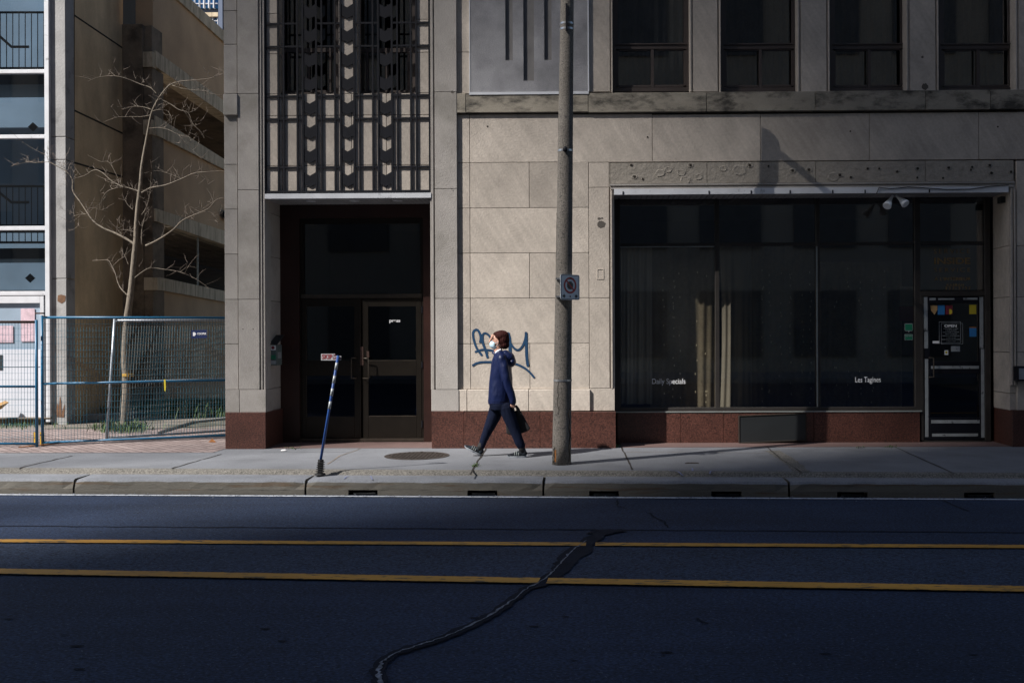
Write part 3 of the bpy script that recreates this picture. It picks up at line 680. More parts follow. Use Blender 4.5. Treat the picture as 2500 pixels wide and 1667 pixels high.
# ---- iron grille
gY = -.030
gl = thing('dummy', (0, 0, 0), None, None); bpy.data.objects.remove(gl)
fr = MB()
C3 = lambda c: 540 + .3187 * c
fr.fbox(C3(335), C3(350), -420, 471, gY, .029, 850); fr.fbox(C3(1594), C3(1608), -420, 471, gY, .029, 850); fr.fbox(C3(350), C3(1594), 465, 471, gY, .029, 850)
grille = fr.build('iron_grille', 'black_iron', bld)
for a, b in ((435, 449), (476, 490), (581, 595), (622, 637), (726, 740), (768, 780), (870, 883), (912, 926), (1016, 1030), (1058, 1070), (1160, 1173), (1201, 1215), (1306, 1320), (1348, 1361), (1451, 1464), (1493, 1506)):
    MB().fbox(C3(a), C3(b), -420, 465, gY + .003, .018, 850).build('grille_bar', 'black_iron', grille)
for y in (-300, -180, -66, 57, 113, 234, 290, 408):
    m_ = MB()
    segs = ((350, 435), (449, 476), (490, 581), (595, 622), (740, 768), (780, 870), (883, 912), (1030, 1058), (1070, 1160), (1173, 1201), (1320, 1348), (1361, 1451), (1464, 1493), (1506, 1594))
    for a, b in segs: m_.fbox(C3(a), C3(b), y - 2.2, y + 2.2, gY + .006, .012, 850)
    m_.build_each('grille_rail', 'black_iron', grille)
for cx0, cx1 in ((637, 726), (926, 1016), (1215, 1306)):
    for k in range(-9, 8):
        s_ = 30 + 184 * k
        if s_ < -1500: continue
        mid = (cx0 + cx1) / 2
        P_ = [(cx0, s_), (mid, s_ + 27), (cx1, s_), (cx1, s_ + 90), (mid, s_ + 113), (cx0, s_ + 90)]
        MB().prism([Vector((FX(C3(x), gY), gY + .010, FZ(.3187 * y, 850, gY))) for x, y in P_], (0, .014, 0)).build('chevron', 'black_iron', grille)
# fascia + soffit of the entrance
MB().fbox(647, 1053, 472, 484, -.055, .06, 850).build('entrance_fascia', 'white_metal', bld)
sf = MB(); zt_ = FZ(484, 850)
n = 34
for i in range(n):
    x0 = FX(645) + (FX(1055) - FX(645)) * i / n; x1 = FX(645) + (FX(1055) - FX(645)) * (i + .85) / n
    sf.box(x0, x1, .005, .72, zt_ + .004, zt_ + .03)
sf.box(FX(640), FX(1058), .005, .95, zt_ + .032, FZ(468, 850))
so = sf.build('soffit', 'soffit', bld)
for px in (760, 866, 972): MB().tube([Vector((FX(px, .3), .3, zt_ - .004)), Vector((FX(px, .3), .3, zt_ + .003))], .07, 20).build('downlight', 'white_metal', so)
# entrance doors
Yd = .74
ef = MB()
ef.fbox(730, 735, 532, 1074, Yd, .08, 880); ef.fbox(1029, 1033, 532, 1074, Yd, .08, 880); ef.fbox(735, 1029, 532, 546, Yd, .08, 880)
ef.fbox(735, 742, 546, 718, Yd + .01, .05, 880); ef.fbox(1026, 1029, 546, 718, Yd + .01, .05, 880)
tw = ef.build('entrance_frame', 'bronze', bld)
MB().fbox(735, 1029, 718, 728, Yd - .01, .08, 880).build('transom_bar', 'bronze_light', tw)
MB().sheet([Vector((FX(p, Yd), Yd + .04, FZ(q, 880, Yd))) for p, q in ((740, 719), (1028, 719), (1028, 545), (740, 545))]).build('transom_pane', 'glass_dark', tw)
MB().fbox(728, 1036, 1070, 1077, Yd - .03, .1, 880).build('threshold', 'bronze_light', tw)
def leaf(a, b, ga, gb, hx, refx):
    d = MB()
    d.fbox(a, ga, 729, 1069, Yd, .05, refx); d.fbox(gb, b, 729, 1069, Yd, .05, refx)
    d.fbox(ga, gb, 729, 748, Yd, .05, refx); d.fbox(ga, gb, 880, 917, Yd, .05, refx); d.fbox(ga, gb, 1017, 1069, Yd, .05, refx)
    do = d.build('entrance_door', 'bronze', bld, bevel=.003)
    for q0, q1 in ((748, 880), (917, 1017)):
        MB().sheet([Vector((FX(p, Yd), Yd + .025, FZ(q, refx, Yd))) for p, q in ((ga, q1), (gb, q1), (gb, q0), (ga, q0))]).build('pane', 'glass_dark', do)
    s = 1 if hx < (a + b) / 2 else -1; h = hx
    inn = h + 5 * s
    pts = [PY(inn, 875, Yd), PY(inn, 875, Yd - .05), PY(h - 8 * s * 0, 875, Yd - .06)]
    x_ = FX(h, Yd - .06); xi = FX(h + (12 if h < 860 else -12), Yd)
    z0, z1 = FZ(874, refx, Yd), FZ(923, refx, Yd)
    MB().tube([(xi, Yd, z0), (xi, Yd - .06, z0), (x_, Yd - .07, z0), (x_, Yd - .075, z0 - .02), (x_, Yd - .075, z1 + .02), (x_, Yd - .07, z1), (xi, Yd - .06, z1), (xi, Yd, z1)], .009, 8).build('handle', 'bronze_light', do, smooth=True)
    return do
d1 = leaf(736, 880, 747, 864, 857, 810); d2 = leaf(884, 1028, 898, 1015, 899, 950)
tr2 = MB(); tr2.fbox(899, 1015, 1014.5, 1017, Yd - .004, .01, 950); tr2.fbox(899, 1015, 879, 881, Yd - .004, .01, 950); tr2.build('glazing_bead', 'bronze_light', d2)
mb = MB()
for y in (736, 790, 850, 965, 1000): mb.tube([PY(882, y, Yd - .004), PY(882, y, Yd + .01)], .006, 8)
mb.fbox(878, 886, 846, 892, Yd - .008, .012, 880); mb.fbox(894, 900, 857, 872, Yd - .012, .012, 880)
mb.build('lock_plate', 'rust_rail', d2)
for y in (756, 890, 1035): MB().tube([PY(1031, y - 8, Yd - .01), PY(1031, y + 8, Yd - .01)], .012, 8).build('hinge', 'black_iron', d2)
text('door_lettering', 'press', 950, 976.5, 781, 789, Yd + .018, 'text_white', d2, 950, bold=.03)
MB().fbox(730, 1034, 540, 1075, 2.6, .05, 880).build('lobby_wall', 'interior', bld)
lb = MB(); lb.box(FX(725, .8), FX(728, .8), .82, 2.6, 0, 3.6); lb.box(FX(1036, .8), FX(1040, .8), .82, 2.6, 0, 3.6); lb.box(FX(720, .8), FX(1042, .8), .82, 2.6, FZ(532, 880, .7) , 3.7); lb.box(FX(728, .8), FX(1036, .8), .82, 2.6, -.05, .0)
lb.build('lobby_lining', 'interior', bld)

# ---- shop front
Ys = .52
fr = MB(); rx = 1900
T0, T1, B0 = 592, 600, 994
for a, b in ((1500, 1514), (1746, 1756), (1992, 2002), (2233, 2247)): fr.fbox(a, b, 474, 1003, Ys, .09, rx)
fr.fbox(1514, 2233, B0, 1003, Ys - .004, .1, rx); fr.fbox(2247, 2414, T0, T1, Ys + .01, .06, rx); fr.fbox(1514, 2233, T0, T1, Ys + .01, .06, rx)
fr.fbox(1514, 2414, 474, 480, Ys + .01, .06, rx)
fr.fbox(2404, 2418, 474, 1078, Ys, .09, 2400); fr.fbox(2247, 2404, 710, 723, Ys, .08, 2330); fr.fbox(2247, 2254, 723, 1075, Ys, .08, 2330)
fr.fbox(2254, 2404, 1075, 1079, Ys, .08, 2330)
shop = fr.build('shop_window', 'shop_frame', bld, bevel=.004)
hl = MB(); hl.fbox(1992.5, 1996, 602, 993, Ys - .004, .01, rx); hl.fbox(1514, 1744, 600, 602, Ys - .001, .01, rx); hl.fbox(1500, 2250, 1003, 1006, Ys - .03, .08, rx); hl.build('frame_trim', 'galv_wire', shop)
for a, b, c, d in ((1514, 1746, 480, 592), (1756, 1992, 480, 592), (2002, 2233, 480, 592), (2247, 2404, 480, 592), (1514, 1746, 600, 994), (1756, 1992, 600, 994), (2002, 2233, 600, 994), (2247, 2404, 600, 710)):
    MB().sheet([Vector((FX(p, Ys), Ys + .04, FZ(q, rx, Ys))) for p, q in ((a, d), (b, d), (b, c), (a, c))]).build('pane', 'glass_shop', shop)
Yt = Ys + .034
text('window_lettering', 'Daily Specials', 1591, 1672, 924, 941, Yt, 'text_white', shop, bold=-.004)
text('window_lettering', 'Les Tagines', 2087, 2149, 920, 937, Yt, 'text_white', shop, bold=-.004)
text('window_lettering', 'SERVICE', 2280, 2368, 608, 619, Yt, 'text_gold', shop, bold=-.01, spacing=1.4)
text('window_lettering', 'INSIDE', 2281, 2369, 629, 645, Yt, 'text_gold', shop, bold=.02)
text('window_lettering', 'SERVICE', 2281, 2369, 654, 664, Yt, 'text_gold', shop, bold=-.01, spacing=1.4)
text('window_lettering', "\u00c0 L'INT\u00c9RIEUR", 2281, 2370, 675, 685, Yt, 'text_gold', shop)
text('window_lettering', 'KASBAH', 2311, 2353, 693, 699, Yt, 'text_gold', shop, spacing=1.3)
text('window_lettering', '232-3737', 2307, 2370, 700, 707, Yt, 'text_gold', shop, spacing=1.3)
# notices inside the third pane
MB().fbox(2197, 2230, 700, 746, Ys + .05, .004, 2200).build('notice', 'curtain_pale', shop)
MB().fbox(2195, 2231, 748, 784, Ys + .05, .004, 2200).build('notice', 'sticker_red', shop)
# shop door
ds = MB(); rd = 2330; Yo = Ys + .01
ds.fbox(2256, 2269, 725, 1073, Yo, .05, rd); ds.fbox(2391, 2402, 725, 1073, Yo, .05, rd); ds.fbox(2269, 2391, 725, 740, Yo, .05, rd); ds.fbox(2269, 2391, 882, 912, Yo, .05, rd); ds.fbox(2269, 2391, 1020, 1073, Yo, .05, rd)
sdoor = ds.build('shop_door', 'black_iron', bld, bevel=.003)
for q0, q1 in ((740, 882), (912, 1020)):
    MB().sheet([Vector((FX(p, Yo), Yo + .03, FZ(q, rd, Yo))) for p, q in ((2269, q1), (2391, q1), (2391, q0), (2269, q0))]).build('pane', 'glass_dark', sdoor)
tp = MB(); e_ = Yo - .004
for a, b, c, d in ((2255, 2264, 725, 806), (2256, 2265, 808, 850), (2257, 2265, 876, 1066), (2391, 2400, 725, 850), (2394, 2402, 852, 1068), (2272, 2389, 893, 900), (2272, 2390, 1025, 1033), (2274, 2386, 1058, 1065), (2269, 2284, 727, 733), (2290, 2330, 728, 732), (2352, 2386, 727, 732)):
    tp.fbox(a, b, c, d, e_, .005, rd)
tp.build('silver_tape', 'tape', sdoor)
hx = FX(2278, Yo - .06); z0, z1 = FZ(873, rd, Yo), FZ(920, rd, Yo)
MB().tube([(FX(2267, Yo), Yo, z0), (FX(2267, Yo), Yo - .05, z0), (hx, Yo - .07, z0), (hx, Yo - .07, z1), (FX(2267, Yo), Yo - .05, z1), (FX(2267, Yo), Yo, z1)], .009, 8).build('handle', 'bronze_light', sdoor)
Yk = Yo + .024
mb = MB(); mb.prism([Vector((FX(x, Yk), Yk, FZ(y, rd, Yk))) for x, y in ((2271, 745), (2288, 745), (2288, 756), (2281, 768), (2272, 757))], (0, .002, 0)); mb.build('sticker', 'wood', sdoor)
MB().fbox(2289, 2306, 745, 768, Yk, .002, rd).build('sticker', 'sticker_blue', sdoor)
MB().fbox(2308, 2325, 745, 768, Yk, .002, rd).build('sticker', 'sticker_red', sdoor)
MB().tube([PY(2318, 761, Yk - .001), PY(2318, 761, Yk)], .04, 14).build('sticker', 'sticker_yellow', sdoor)
MB().fbox(2366, 2383, 744, 767, Yk, .002, rd).build('sticker', 'sticker_yellow', sdoor)
MB().fbox(2366, 2383, 801, 822, Yk, .002, rd).build('sticker', 'sticker_blue', sdoor)
MB().fbox(2366, 2383, 798, 801, Yk, .002, rd).build('sticker', 'orange_rust', sdoor)
MB().fbox(2276, 2293, 832, 838, Yk, .002, rd).build('sticker', 'text_white', sdoor)
MB().fbox(2321, 2343, 845, 858, Yk, .002, rd).build('sticker', 'tape', sdoor)
MB().fbox(2305, 2314, 855, 866, Yk, .002, rd).build('sticker', 'sign_white', sdoor)
MB().fbox(2307, 2312, 857, 863, Yk - .001, .001, rd).build('sticker', 'sticker_yellow', sdoor)
nb = MB()
for (a, b, c, d) in ((2292, 2345, 785, 837), (2297, 2350, 789, 840)):
    nb.fbox(a, b, c, c + .8, Yk, .001, rd); nb.fbox(a, b, d - .8, d, Yk, .001, rd); nb.fbox(a, a + .8, c, d, Yk, .001, rd); nb.fbox(b - .8, b, c, d, Yk, .001, rd)
nb.build('hours_border', 'tape', sdoor)
text('hours_lettering', 'OPEN', 2305, 2335, 792.5, 798.5, Yk, 'text_white', sdoor, bold=.03)
for i, (s_, w) in enumerate((('LUNCH MONDAY TO FRIDAY', 36), ('11:30 AM TO 2:00 PM', 27), ('DINNER TUESDAY TO THURSDAY', 40), ('5:00 PM TO 9:00 PM', 28), ('DINER ET SOUPER AU MAROCAIN', 41), ('17:00 \u00c0 21:00', 22), ('DINER DU LUNDI AU VENDREDI', 44), ('11:30 \u00c0 14:00', 22))):
    y = 800.6 + i * 4.45; text('hours_lettering', s_, 2321 - w / 2, 2321 + w / 2, y, y + 2.6, Yk, 'tape', sdoor)
# green stickers in the third pane
gY2 = Yt
mb = MB(); mb.prism([Vector((FX(x, gY2), gY2, FZ(y, 2218, gY2))) for x, y in ((2208, 791), (2210, 789.6), (2226, 789.6), (2228, 791), (2228, 806), (2226, 808), (2220, 808), (2218, 812), (2216, 808), (2210, 808), (2208, 806))], (0, .001, 0)); g1 = mb.build('green_sticker', 'tape', shop)
MB().fbox(2209, 2227, 791, 806.5, gY2 - .001, .001, 2218).build('green_sticker', 'green', shop)
MB().fbox(2208, 2228, 816, 830, gY2, .001, 2218).build('green_sticker', 'tape', shop); MB().fbox(2209, 2227, 817, 829, gY2 - .001, .001, 2218).build('green_sticker', 'green', shop)
text('sticker_lettering', 'FREE WI-FI', 2210, 2226, 819, 822, gY2 - .002, 'tape', shop)
# curtains, interior
Yc = Ys + .28
def curtain(a, b, c, d, m, amp, freq, ph, gather=None, name='curtain'):
    n = 140; mrow = 10; vs = []
    for j in range(mrow + 1):
        v = j / mrow; py = c + (d - c) * v
        for i in range(n + 1):
            u = i / n; px = a + (b - a) * u
            if gather: px = px + gather * math.sin(v * math.pi) * (.5 - u) * (b - a)
            y = Yc + amp * math.sin(freq * u * 6.283 + ph + .8 * math.sin(u * 9 + ph)) * (.55 + .45 * v) + amp * .4 * math.sin(freq * 2.7 * u * 6.283 + v * 2)
            vs.append((FX(px, Yc), y, FZ(py, rx, Yc)))
    W1 = n + 1
    return MB().add(vs, [(j * W1 + i, j * W1 + i + 1, (j + 1) * W1 + i + 1, (j + 1) * W1 + i) for j in range(mrow) for i in range(n)]).build(name, m, shop, smooth=True)
curtain(1516, 1592, 600, 985, 'curtain_pale', .022, 3, 0)
curtain(1586, 1745, 600, 998, 'curtain', .024, 3, 1)
curtain(1757, 1840, 600, 998, 'curtain_pale', .024, 2, 2, .12)
curtain(1835, 1992, 600, 998, 'curtain', .026, 3, 3)
curtain(2002, 2200, 640, 998, 'curtain', .026, 4, 4)
md = MB()
for i in range(150):
    px = random.choice([1620, 1645, 1660, 1700, 1725, 1862, 1880, 1905, 1930, 1960, 1978, 2040, 2070, 2100, 2130, 2160]) + random.uniform(-3, 3); py = random.uniform(655, 985)
    if 1591 < px < 1672 and 918 < py < 946: continue
    c = PY(px, py, Yc - .09); md.ell(c, (.009, .003, .017), None, 6, 4)
md.build('curtain_motif', 'curtain_dot', shop)
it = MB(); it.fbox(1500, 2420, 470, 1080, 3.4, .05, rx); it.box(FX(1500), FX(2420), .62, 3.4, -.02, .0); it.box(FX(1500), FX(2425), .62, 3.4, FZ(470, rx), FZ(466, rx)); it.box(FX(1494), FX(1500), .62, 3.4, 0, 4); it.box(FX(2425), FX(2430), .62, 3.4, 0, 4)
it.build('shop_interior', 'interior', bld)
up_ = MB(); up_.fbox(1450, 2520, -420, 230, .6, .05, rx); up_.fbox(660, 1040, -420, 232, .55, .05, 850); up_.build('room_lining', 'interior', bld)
# fascia of the shop, underside, cable, pegs
fa = MB(); fa.fbox(1500, 2463, 459, 473, -.055, .05, rx); fasc = fa.build('shop_fascia', 'white_metal', bld)
mb = MB()
for px in (1522, 1732, 1835, 1930, 2034, 2113, 2270): mb.fbox(px - 1.5, px + 1.5, 465, 473, -.062, .008, rx)
mb.build('fascia_clip', 'black_iron', fasc)
sf = MB(); n = 70; zz = FZ(473, rx)
for i in range(n):
    x0 = FX(1502) + (FX(2462) - FX(1502)) * i / n; x1 = FX(1502) + (FX(2462) - FX(1502)) * (i + .8) / n; sf.box(x0, x1, .0, Ys - .005, zz + .002, zz + .02)
sf.box(FX(1500), FX(2464), .0, Ys + .1, zz + .022, FZ(455, rx)); sf.build('shop_soffit', 'soffit', bld)
MB().tube([PY(2140, 473, -.07), PY(2146, 458, -.07), PY(2175, 461, -.065), PY(2215, 457, -.066), PY(2255, 459, -.066), PY(2310, 463, -.066), PY(2370, 462, -.066), PY(2420, 455, -.066), PY(2462, 452, -.06)], .006, 6).build('loose_cable', 'black_rubber', fasc)
# vent box below the window
mb = MB(); Yv = .42
v_ = [Vector((FX(x, Yv), Yv, FZ(y, 1880, Yv))) for x, y in ((1803, 1015), (1966, 1009), (1966, 1074), (1803, 1081))]
mb.prism(v_, (0, .09, 0)); vb = mb.build('vent_cover', 'dark_box', bld, bevel=.008)
mb = MB()
for i in range(4):
    a_, b_ = v_[i], v_[(i + 1) % 4]; mb.tube([a_ + Vector((0, -.004, 0)), b_ + Vector((0, -.004, 0))], .008, 6)
mb.build('vent_rim', 'joint', vb)
# graffiti sprayed on the wall
gf = MB()
def spray(pts, w, taper=False):
    P_ = [PY(1120 + x / 4.482, 780 + y / 4.482, -.0035) for x, y in pts]
    Q = []
    for i in range(len(P_) - 1):
        p0, p1, p2, p3 = P_[max(i - 1, 0)], P_[i], P_[i + 1], P_[min(i + 2, len(P_) - 1)]
        for k in range(8):
            t = k / 8; Q.append(.5 * ((2 * p1) + (p2 - p0) * t + (2 * p0 - 5 * p1 + 4 * p2 - p3) * t * t + (3 * p1 - p0 - 3 * p2 + p3) * t ** 3))
    Q.append(P_[-1]); n = len(Q)
    ws = [w * 1.3 / 834 * (1 if not taper else 1.05 - .35 * i / n) for i in range(n)]
    gf.v_off = 0
    yo = spray.k * .0004; spray.k += 1
    gf.ribbon([q + Vector((0, -yo, 0)) for q in Q], ws, .04, side=Vector((0, 1, 0)))
    for q, ww in ((Q[0], ws[0]), (Q[-1], ws[-1])):
        gf.sheet([q + Vector((ww / 2 * math.cos(k * math.pi / 6), -yo - .0002, ww / 2 * math.sin(k * math.pi / 6))) for k in range(12)])
spray.k = 0
spray([(234, 245), (240, 190), (215, 125), (185, 112), (158, 140), (162, 210), (195, 310), (250, 388)], 21)
spray([(185, 352), (250, 332), (330, 335), (420, 350)], 20)
spray([(262, 255), (258, 185), (280, 150), (320, 165), (355, 215), (385, 300)], 19)
spray([(258, 170), (262, 250), (290, 330), (314, 412)], 22)
spray([(298, 345), (312, 360)], 18)
spray([(542, 155), (556, 230), (560, 315), (562, 360)], 28)
spray([(548, 220), (585, 290), (640, 333), (690, 300), (725, 220), (736, 148)], 20)
spray([(736, 148), (738, 260), (742, 400), (754, 500)], 25)
spray([(155, 500), (200, 475), (270, 464), (370, 464), (470, 462), (560, 470), (640, 490), (720, 530), (780, 580), (822, 630)], 19)
gfo = gf.build('graffiti', 'graffiti', bld); gfo['label'] = 'teal sprayed tag with a long underline'
# meter box at right edge of the photo and junction box in the recess
mb = MB(); mb.fbox(2482, 2530, 894, 930, -.16, .13, 2490); mt = mb.build('meter_box', 'black_iron', bld, bevel=.006)
MB().fbox(2487, 2526, 899, 926, -.166, .01, 2490).build('box_cover', 'galv', mt)
tag(MB().fbox(2444, 2455, 480, 495, .1, .12, 2450).build('junction_box', 'dark_box'), 'small dark junction box high on the reveal beside the shop door', 'electrical box')
# notice holder on the left reveal of the entrance
xw = FX(646); wb = thing('notice_dispenser', (xw, .4, FZ(893, 655, .4)), 'grey wall dispenser with stickers on the left side of the entrance recess', 'wall dispenser')
Yw = .10
b_ = MB(); x0, x1 = xw + .002, xw + .10
zt1, zt2, zb_ = FZ(828, 655, .2), FZ(842, 655, .2), FZ(892, 655, .2)
b_.prism([Vector((x0, .20, zb_)), Vector((x1, .20, zb_)), Vector((x1, .20, zt2)), Vector((x0, .20, zt2))], (0, .25, 0)); b_.build('case', 'teal_box', wb, bevel=.006)
MB().prism([Vector((x0, .17, zt2 + .003)), Vector((x1 + .02, .17, zt2 + .003)), Vector((x1 + .02, .50, zt1 + .05)), Vector((x0, .50, zt1 + .05))], (0, 0, .012)).build('hood', 'dark_box', wb)
MB().box(x0 + .012, x1 - .01, .193, .198, zt2 - .075, zt2 - .005).build('sticker', 'sign_white', wb)
MB().tube([(x0 + .05, .190, zt2 - .04), (x0 + .05, .1925, zt2 - .04)], .024, 14).build('sticker', 'sticker_red', wb)
MB().box(x0 + .012, x1 - .01, .193, .198, zb_ + .09, zb_ + .15).build('sticker', 'green', wb)
MB().box(x0 + .02, x1 - .01, .193, .198, zb_ + .02, zb_ + .07).build('sticker', 'tape', wb)
MB().box(x1 + .001, x1 + .006, .25, .40, zb_ + .1, zb_ + .19).build('sticker', 'tape', wb)
# floodlights over the shop door
fl = thing('flood_light', PY(2184, 473, .15), 'twin white flood lamps on a bracket under the shop fascia', 'flood light')
MB().tube([PY(2182, 473, .15), PY(2182, 478, .15)], .03, 12).build('mount', 'galv', fl)
for (bx, by), (ex, ey), rr in (((2180, 476), (2165, 504), .062), ((2186, 476), (2212, 499), .062)):
    a_ = PY(bx, by, .15); b_ = PY(ex, ey, .02); d = (b_ - a_)
    MB().tube([a_, a_ + d * .3, a_ + d * .45, a_ + d * .8, b_ - d * .04, b_], [.012, .022, .028, rr * .85, rr, rr * .9], 16).build('lamp', 'sign_white', fl, smooth=False)

# ================================================================== PARKING GARAGE
vpx = 1338.0
gar_ang = math.atan((vpx - PCX) / F_)
gdir = (Matrix.Rotation(YAW, 3, 'Z') @ Vector((math.tan(gar_ang), 1, 0))).normalized()    # along the receding walls
gn = Vector((gdir.y, -gdir.x, 0)).normalized()                                            # facing the yard (+x)
cor = PG(163, 1036, 0.0)                          # foot of wall 1
p1_ = PP(300, 600, cor, gn); YC = p1_.y
gar = thing('parking_garage', (cor.x, cor.y, 0), 'brown concrete parking garage with sloping ramp openings left of the stone building', 'garage')
def quad_on(base, n, pts, dep, mb, proud=0.0):
    P_ = [PP(x, y, base, n) + n * proud for x, y in pts]; mb.prism(P_, -n * dep)
w1 = MB(); quad_on(cor, gn, [(163, 1037), (163, -300), (300, -300), (300, 1037)], .25, w1)
# make wall 1 reach the ground at its far end
w1.build('side_wall', 'concrete_brown', gar)
jt = MB()
for pl in (((181, 38), (298, 117)), ((181, 270), (299, 326)), ((163, 392), (299, 432))): 
    a_, b_ = [PP(x, y, cor, gn) + gn * .003 for x, y in pl]; jt.ribbon([a_, b_], .035, side=gn)
a_, b_ = [PP(181, y, cor, gn) + gn * .003 for y in (-200, 395)]; jt.ribbon([a_, b_], .03, side=gn)
jt.build('panel_joint', 'joint', gar)
YF = cor.y - .02
cl = MB()
for c, d in ((-300, 334), (335, 390), (391, 680), (681, 1036)):
    cl.box(FX(123, YF), FX(162, YF), YF, YF + .3, FZ(d, 140, YF) + .003 if d < 1036 else -.02, FZ(c, 140, YF))
cl.build('corner_column', 'concrete', gar, bevel=.008)
MB().sheet([PY(x, y, YF - .004) for x, y in ((141, 721), (149, 719), (160, 722), (159, 735), (150, 741), (140, 735))]).build('rust_stain', 'rust', gar)
mb = MB()
for pl in (((140, 984), (138, 1000), (139, 1018), (146, 1018), (146, 995)), ((146, 965), (144, 990), (146, 1018), (151, 1018), (150, 985)), ((158, 985), (152, 1003), (150, 1018), (156, 1018), (158, 1000))):
    mb.sheet([PY(x, y, YF - .004 - .001 * len(mb.v)/5) for x, y in pl])
mb.build('rust_stain', 'rust', gar)
dc = MB(); dc.box(FX(300, YC), FX(350, YC), YC, YC + .4, -.02, 8); dc.box(FX(352, YC + .1), FX(373, YC + .1), YC + .1, YC + .6, FZ(130, 360, YC), 8)
dc.box(FX(350, YC + .05), FX(373, YC + .05), YC + .05, YC + .6, -.02, FZ(163, 360, YC))
dc.build('column', 'concrete_dark', gar, bevel=.01)
w2b = PY(373, 600, YC + .1)
mb = MB(); mb.box(FX(349, YC + .02), FX(374, YC + .02), YC + .02, YC + .2, FZ(163, 360, YC), FZ(126, 360, YC)); mb.box(FX(350, YC + .02), FX(374, YC + .02), YC + .02, YC + .2, FZ(328, 360, YC), FZ(292, 360, YC)); mb.box(FX(350, YC + .02), FX(384, YC + .02), YC + .02, YC + .2, FZ(708, 360, YC), FZ(677, 360, YC))
mb.build_each('beam_end', 'concrete_ledge', gar)
R_ = 760   # right end, hidden behind the stone building
def ln(p, q):  # extend a measured line p-q to x = R_
    s_ = (q[1] - p[1]) / (q[0] - p[0]); return lambda x: p[1] + s_ * (x - p[0])
L_top = ln((462, 0), (551, 84)); L_cap = ln((429, 0), (551, 111)); L1 = ln((373, 124), (550, 253)); L2 = ln((373, 163), (550, 285)); L3 = ln((386, 291), (550, 394)); L4 = ln((373, 329), (550, 417)); L5 = ln((373, 509), (550, 566)); L6 = ln((383, 543), (550, 600)); L7 = ln((384, 677), (549, 712)); L8 = ln((384, 708), (549, 738))
def strip(La, Lb, m, x0=373, proud=0.0, name='ramp_panel', dep=.35):
    mb = MB(); quad_on(w2b, gn, [(x0, La(x0)), (R_, La(R_)), (R_, Lb(R_)), (x0, Lb(x0))], dep, mb, proud); return mb.build(name, m, gar)
strip(L_top, L_cap, 'concrete_ledge', 373, .05, 'parapet_cap', .5)
strip(L_cap, L1, 'concrete_brown2'); strip(L1, L2, 'concrete_ledge', 373, .06, 'ramp_edge')
strip(L3, L4, 'concrete_ledge', 373, .06, 'ramp_edge'); strip(L4, L5, 'concrete_brown2'); strip(L5, L6, 'concrete_ledge', 373, .06, 'ramp_edge')
strip(L7, L8, 'concrete_ledge', 384, .06, 'ramp_edge')
strip(L8, lambda x: 1100, 'concrete_brown2', 373)
jb = MB(); quad_on(w2b, gn, [(373, 170), (386, 180), (386, 290), (373, 300)], .3, jb); jb.build('opening_jamb', 'rust', gar)  # orange light on the concrete jamb, painted with the rust colour
jb = MB(); quad_on(w2b, gn, [(373, 540), (385, 545), (385, 680), (373, 700)], .3, jb); jb.build('opening_jamb', 'concrete_brown', gar)
# dark garage interior and mesh screens in the openings
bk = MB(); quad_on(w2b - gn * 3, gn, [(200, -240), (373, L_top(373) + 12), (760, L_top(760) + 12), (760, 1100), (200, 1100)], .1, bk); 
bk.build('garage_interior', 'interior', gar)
fl_ = MB()
for L in (L2, L6): quad_on(w2b - gn * .36, gn, [(373, L(373) - 8), (R_, L(R_) - 8), (R_, L(R_)), (373, L(373))], 2.5, fl_)
fl_.build('garage_ceiling', 'concrete_dark', gar)
def mesh_screen(La, Lb, x0, n, name='mesh_screen'):
    mb = MB()
    for i in range(n):
        x = x0 + 1 + (562 - x0) * (i / n) ** .9
        a_ = PP(x, La(x) , w2b, gn) - gn * .1; b_ = PP(min(x + 14, 575), Lb(min(x + 14, 575)), w2b, gn) - gn * .1
        mb.tube([a_, b_], .003, 3, False)
        a_ = PP(min(x + 14, 575), La(min(x + 14, 575)), w2b, gn) - gn * .1; b_ = PP(x, Lb(x), w2b, gn) - gn * .1
        mb.tube([a_, b_], .003, 3, False)
    o = mb.build(name, 'dark_box', gar); return o
mesh_screen(L6, L7, 386, 70)
mb = MB(); a_ = PP(491, L6(491), w2b, gn) - gn * .08; b_ = PP(491, L7(491), w2b, gn) - gn * .08; mb.tube([a_, b_], .02, 8)
mb.build('screen_post', 'galv_wire', gar)
mb = MB(); c = PP(545, 525, w2b, gn); mb.ell(c + gn * .1, (.07, .25, .13)); mb.build('wall_lamp', 'black_rubber', gar)

# ---- glazed stairwell on the far left
stw = thing('glazed_stairwell', (FX(60, YF), YF, 0), 'white framed glass stairwell with a white door at the left edge', 'stairwell')
def sbox(mb, a, b, c, d, dY=0, dep=.1): Y = YF + dY; return mb.box(FX(a, Y), FX(b, Y), Y, Y + dep, FZ(d, 60, Y), FZ(c, 60, Y))
f = MB(); sbox(f, 110, 121, -300, 1030, -.06, .12)
for c, d in ((-170, -160), (170, 179), (329, 338), (552, 562), (711, 721)): sbox(f, -420, 110, c, d, -.05, .1)
sbox(f, -60, -48, -300, 711, -.05, .1)
f.build('white_frame', 'white_metal', stw, bevel=.004)
f = MB(); sbox(f, 97, 106, 722, 1019, -.04, .08); sbox(f, -120, 97, 722, 740, -.04, .08); df = f.build('door_frame', 'white_metal', stw, bevel=.003)
f = MB(); sbox(f, 106.5, 109.5, 722, 1030, -.02, .05); f.build('frame_gasket', 'rail_dark', stw)
for c, d in ((-160, 170), (179, 329), (338, 552), (562, 711)):
    MB().sheet([PY(x, y, YF) for x, y in ((-48, d), (110, d), (110, c), (-48, c))]).build('pane', 'glass_stair', stw)
MB().sheet([PY(x, y, YF) for x, y in ((-420, 711), (-60, 711), (-60, -300), (-420, -300))]).build('pane', 'glass_stair', stw)
